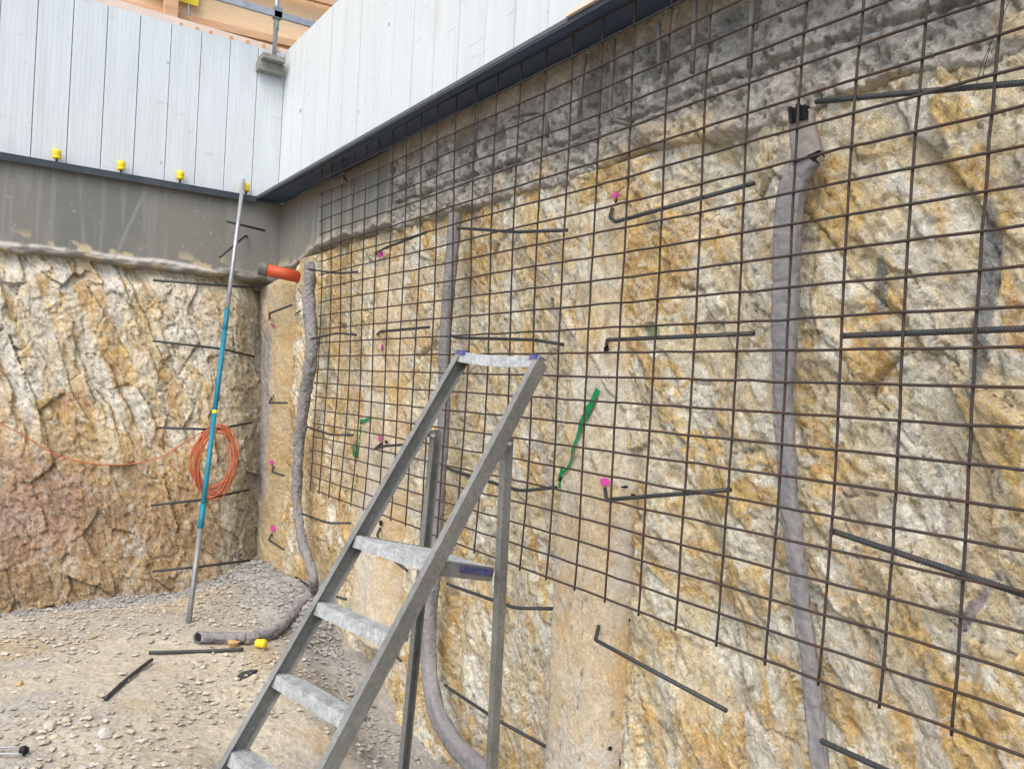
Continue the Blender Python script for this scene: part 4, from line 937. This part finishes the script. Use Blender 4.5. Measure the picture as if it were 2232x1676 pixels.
# rear legs
def rearleg(top, mid, zb, s):
    top = np.array(top); mid = np.array(mid); d = (mid - top) / (mid[2] - top[2]); bt = top + d * (zb - top[2])
    ax = (bt - top) / np.linalg.norm(bt - top); sd_ = np.cross(ax, Vv); sd_ /= np.linalg.norm(sd_); fw = np.cross(sd_, ax)
    if sd_ @ U < 0: sd_ = -sd_
    mb = MB(); w2, d2, t2 = .028, .042, .0025; k_ = s
    mb.profile(top, bt, [(0, 0), (-k_ * w2, 0), (-k_ * w2, t2), (-k_ * t2, t2), (-k_ * t2, d2 - t2), (-k_ * w2, d2 - t2), (-k_ * w2, d2), (0, d2)], sd_, fw)
    o = mb.obj('rear_leg', M_alu, lad)
    mb = MB(); mb.tube([top - sd_ * .03 * s * -1 + ax * .02, top - sd_ * .035 * s + ax * .02], .009, 10); mb.obj('pivot_bolt', M_alu, o, True)
    mb = MB(); mb.beam(bt - ax * .04, bt + ax * .015, sd_, fw, .032, .044, (-s * .011, .018)); mb.obj('foot', M_rubber, o)
    return o
rearleg(atD(1103, 955, 2.985), atD(1087, 1300, 3.07), float(ground_z(3.0, -.2)) - .01, 1)
rearleg(atD(938, 938, 3.285), atD(903, 1300, 3.38), float(ground_z(2.6, -.5)) - .01, -1)
mb = MB(); s_ = front(1, 1.75); mb.beam(s_ + U * .001, s_ + U * .004, sdir, -sn, .075, .060, (0, .045)); mb.obj('hinge_plate', M_alu, lad)
mb = MB(); s_ = front(-1, 1.75); mb.beam(s_ - U * .004, s_ - U * .001, sdir, -sn, .075, .060, (0, .045)); mb.obj('hinge_plate', M_alu, lad)

# ------------------------------------------------------------------ loose things on the floor
def stone(p, r, seed, sq=(1, 1, .6)):
    """broken stone: jittered ball cut by planes"""
    rr = np.random.default_rng(seed); n = 14; m = 8; V = []
    pl = rr.normal(size=(9, 3)); pl /= np.linalg.norm(pl, axis=1)[:, None]; off = rr.uniform(.42, .85, 9)
    for i in range(m + 1):
        th = math.pi * i / m
        for j in range(n):
            ph_ = 2 * math.pi * j / n; d = np.array([math.sin(th) * math.cos(ph_), math.sin(th) * math.sin(ph_), math.cos(th)])
            k = d @ pl.T; lim = np.where(k > .05, off / np.maximum(k, .05), 9).min(); V.append(d * min(1, lim))
    V = np.array(V) * np.array(sq) * r; a_ = rr.uniform(0, 6.28); c_, s_ = math.cos(a_), math.sin(a_)
    V = np.stack([V[:, 0] * c_ - V[:, 1] * s_, V[:, 0] * s_ + V[:, 1] * c_, V[:, 2]], 1) + p
    Fc = [(i * n + j, (i + 1) * n + j, (i + 1) * n + (j + 1) % n, i * n + (j + 1) % n) for i in range(m) for j in range(n)]
    return V, Fc
M_st2 = mat('ochre_stone', (.50, .34, .16), .9, bump=.5, bscale=40, var=.2); M_st3 = mat('white_stone', (.46, .45, .41), .85, bump=.5, bscale=40, var=.15)
ST = [(508, 1409, 19, M_st2, 'ochre stone lying against the thin drain pipe on the floor', (1, .8, .75)),
      (427, 1443, 11, M_st3, 'small white flat stone in front of the two loose bars', (1.2, .7, .35)), (441, 1456, 10, M_stone, 'cream stone touching the small white flat stone', (1, .8, .45)),
      (228, 1606, 20, M_st3, 'pale grey stone near the bottom, taller of the pair left of the ladder', (1, .8, .8)), (222, 1630, 17, M_st3, 'white flat stone just below the taller pale grey one', (1.2, .8, .4)),
      (112, 1584, 21, M_stone, 'flat cream stone at the lower left, largest of the three there', (1.2, .8, .4)), (142, 1572, 16, M_stone, 'grey flat stone right of the largest flat cream stone', (1.2, .8, .35)), (119, 1610, 13, M_stone, 'cream pointed stone below the largest flat cream stone', (1, .8, .5)),
      (42, 1494, 12, M_st2, 'small reddish stone at the left side of the floor', (1.1, .9, .5)), (405, 1645, 17, M_stone, 'long flat stone at the bottom edge left of the ladder foot', (1.3, .7, .35)), (416, 1630, 12, M_stone, 'stone just above the long flat one near the ladder foot', (1.2, .8, .5)),
      (556, 1290, 12, M_st3, 'grey stone at the foot of the corner pier', (1.2, .8, .6)), (577, 1289, 10, M_stone, 'round stone right of the grey one at the foot of the corner pier', (1, .9, .7)), (550, 1480, 13, M_stone, 'cream stone beside the dark scrap on the floor', (1.1, .8, .6)),
      (948, 1654, 12, M_st3, 'pale stone on the floor left of the curved drain strip', (1.3, .8, .5)), (518, 1515, 9, M_stone, 'little round stone in the middle of the floor left of the ladder', (1, .9, .7))]
for k, (px, py, rp, m_, lb, sq) in enumerate(ST):
    p = atG(px, py); r_ = rp * depth(p) / F; V, Fc = stone(p + np.array([0, 0, r_ * sq[2] * .45]), r_, 40 + k, sq)
    tag(meshobj('stone', V, Fc, m_, None, False), lb, 'stone', 'loose stones on the pit floor')
# gravel: thousands of chips, one object
GV = []; GF = []; GC = []; rr = np.random.default_rng(5); nb = 0
base = np.array([(1, 0, 0), (-1, 0, 0), (0, 1, 0), (0, -1, 0), (0, 0, 1), (0, 0, -1), (.6, .6, .55), (-.6, .6, .5), (-.6, -.6, .55), (.6, -.6, .5)], float)
bf = [(4, 6, 7), (4, 7, 8), (4, 8, 9), (4, 9, 6), (0, 6, 9), (2, 7, 6), (1, 8, 7), (3, 9, 8), (0, 2, 6), (2, 1, 7), (1, 3, 8), (3, 0, 9), (5, 2, 0), (5, 1, 2), (5, 3, 1), (5, 0, 3)]
N = 26000
gx = np.r_[rr.uniform(-1.3, 4.6, N), rr.uniform(-1.5, .6, 3500), rr.uniform(-1.3, -.85, 2500)]; gy = np.r_[rr.uniform(-3.0, .1, N), -.35 * rr.uniform(0, 1, 3500) + .12, rr.uniform(-2.8, 0, 2500)]; N = len(gx)
den = fbm(gx * 2.2, gy * 2.2, 60, 3); sel = rr.uniform(0, 1, N) < ss(.40, .66, den) * .75 + .10 + .8 * (np.arange(N) >= 26000)
gx = gx[sel]; gy = gy[sel]; rub = (np.arange(N) >= 26000)[sel]; gz = ground_z(gx, gy) + heap(gx, gy); sz = .004 + .019 * rr.uniform(0, 1, len(gx)) ** 5 + .004 * rub
pal = np.array([(.45, .42, .35), (.42, .39, .31), (.46, .44, .38), (.44, .39, .30), (.39, .37, .32), (.50, .47, .41)])
for x, y, z, s_ in zip(gx, gy, gz, sz):
    V = base * (1 + .7 * (rr.random((10, 3)) - .5)) * s_ * np.array([1.15, .6 + .5 * rr.random(), .35 + .35 * rr.random()]); a_ = rr.uniform(0, 6.28); c_, n_ = math.cos(a_), math.sin(a_)
    V = np.stack([V[:, 0] * c_ - V[:, 1] * n_, V[:, 0] * n_ + V[:, 1] * c_, V[:, 2]], 1) + (x, y, z + s_ * .18 + .004)
    GV.append(V); GF += [(nb + i, nb + j, nb + k) for i, j, k in bf]; nb += 10; GC.append(np.tile((pal[rr.integers(0, 6)] if x > -.85 and y < -.3 else np.array([.34, .34, .33])) * rr.uniform(.8, 1.1), (10, 1)))
tag(meshobj('gravel', np.vstack(GV), GF, M_gravel, None, False, col=np.vstack(GC)), 'crushed stone chips scattered over the pit floor', 'gravel', kind='stuff')

def ground_bar(px, label, r_=.011, m=M_bar):
    P = [atG(x, y, up) for x, y, up in px]; mb = MB(); mb.tube(smoothpath(P, 6), r_, 9); return tag(mb.obj('loose_bar', m, None, True), label, 'steel bar', 'loose bars on the pit floor')
ground_bar([(325, 1422, .014), (390, 1420, .016), (460, 1419, .014), (530, 1414, .022)], 'longer dark bar lying level on the floor, its end at the yellow cap')
ground_bar([(230, 1522, .013), (268, 1487, .015), (298, 1462, .016), (331, 1437, .024)], 'shorter dark bar lying slanted on the floor, left of the longer one')
# scrap
P = [atG(x, y, .012) for x, y in ((515, 1474), (528, 1465), (548, 1457), (562, 1458), (556, 1464), (540, 1472), (524, 1478))]
V = [p + np.array([0, 0, .006 * math.sin(i * 2)]) for i, p in enumerate(P)]; n = len(V); V += [p - np.array([0, 0, .012]) for p in P]
tag(meshobj('scrap', V, [tuple(range(n)), tuple(range(2 * n - 1, n - 1, -1))] + [(i, n + i, n + (i + 1) % n, (i + 1) % n) for i in range(n)], M_rubber, None, False), 'flat dark grey scrap lying on the floor left of the ladder', 'scrap')
# hand tool at the left edge
t = thing('wire_tool', atG(30, 1635), 'metal tool with two thin rods and a black knob, lying at the lower left edge', 'tool')
for y0, y1 in ((1628, 1627), (1642, 1643)):
    mb = MB(); mb.tube(smoothpath([atG(-40, y0, .02), atG(0, y0, .024), atG(48, y1, .022)], 4), .004, 8); mb.obj('rod', M_galv, t, True)
a_ = atG(43, 1635, .024); b_ = atG(62, 1634, .024); mb = MB(); d_ = (b_ - a_); mb.tube([a_, a_ + d_ * .25, a_ + d_ * .3, a_ + d_ * .7, a_ + d_ * .75, b_], [.012, .012, .020, .020, .014, .014], 12); mb.obj('knob', M_core, t, True)

# ------------------------------------------------------------------ tie wires
def tie(pts, Y, label): mb = MB(); mb.tube(smoothpath([atY(x, y, Y) for x, y in pts], 6), .0011, 5); tag(mb.obj('tie_wire', M_rust, None, True), label, 'wire', 'thin tie wires on the bars')
tie([(2201, 0), (2184, 40), (2172, 68), (2162, 92), (2150, 118), (2139, 145), (2130, 178), (2122, 210)], -.014, 'thin tie wire hanging from the top edge at far right to the ribbed bar')
tie([(2160, 88), (2156, 110), (2148, 140), (2141, 172)], -.02, 'second thin tie wire doubling the hanging one at the far right')
tie([(1343, 480), (1360, 484), (1357, 500), (1348, 508)], -.008, 'small twisted tie wire under the hooked bar on the tallest pier')
tie([(1150, 488), (1152, 500), (1158, 508), (1150, 511), (1146, 497)], .0, 'small twisted tie wire round the upper bar right of the middle drain')
tie([(2078, 1262), (2084, 1256), (2092, 1268), (2100, 1262)], -.012, 'small twisted tie wire where the low ribbed bar meets the mesh')
tie([(1643, 727), (1648, 718), (1652, 712)], .02, 'short tie wire end at the tip of the level bar')
print('objects', len(bpy.data.objects))
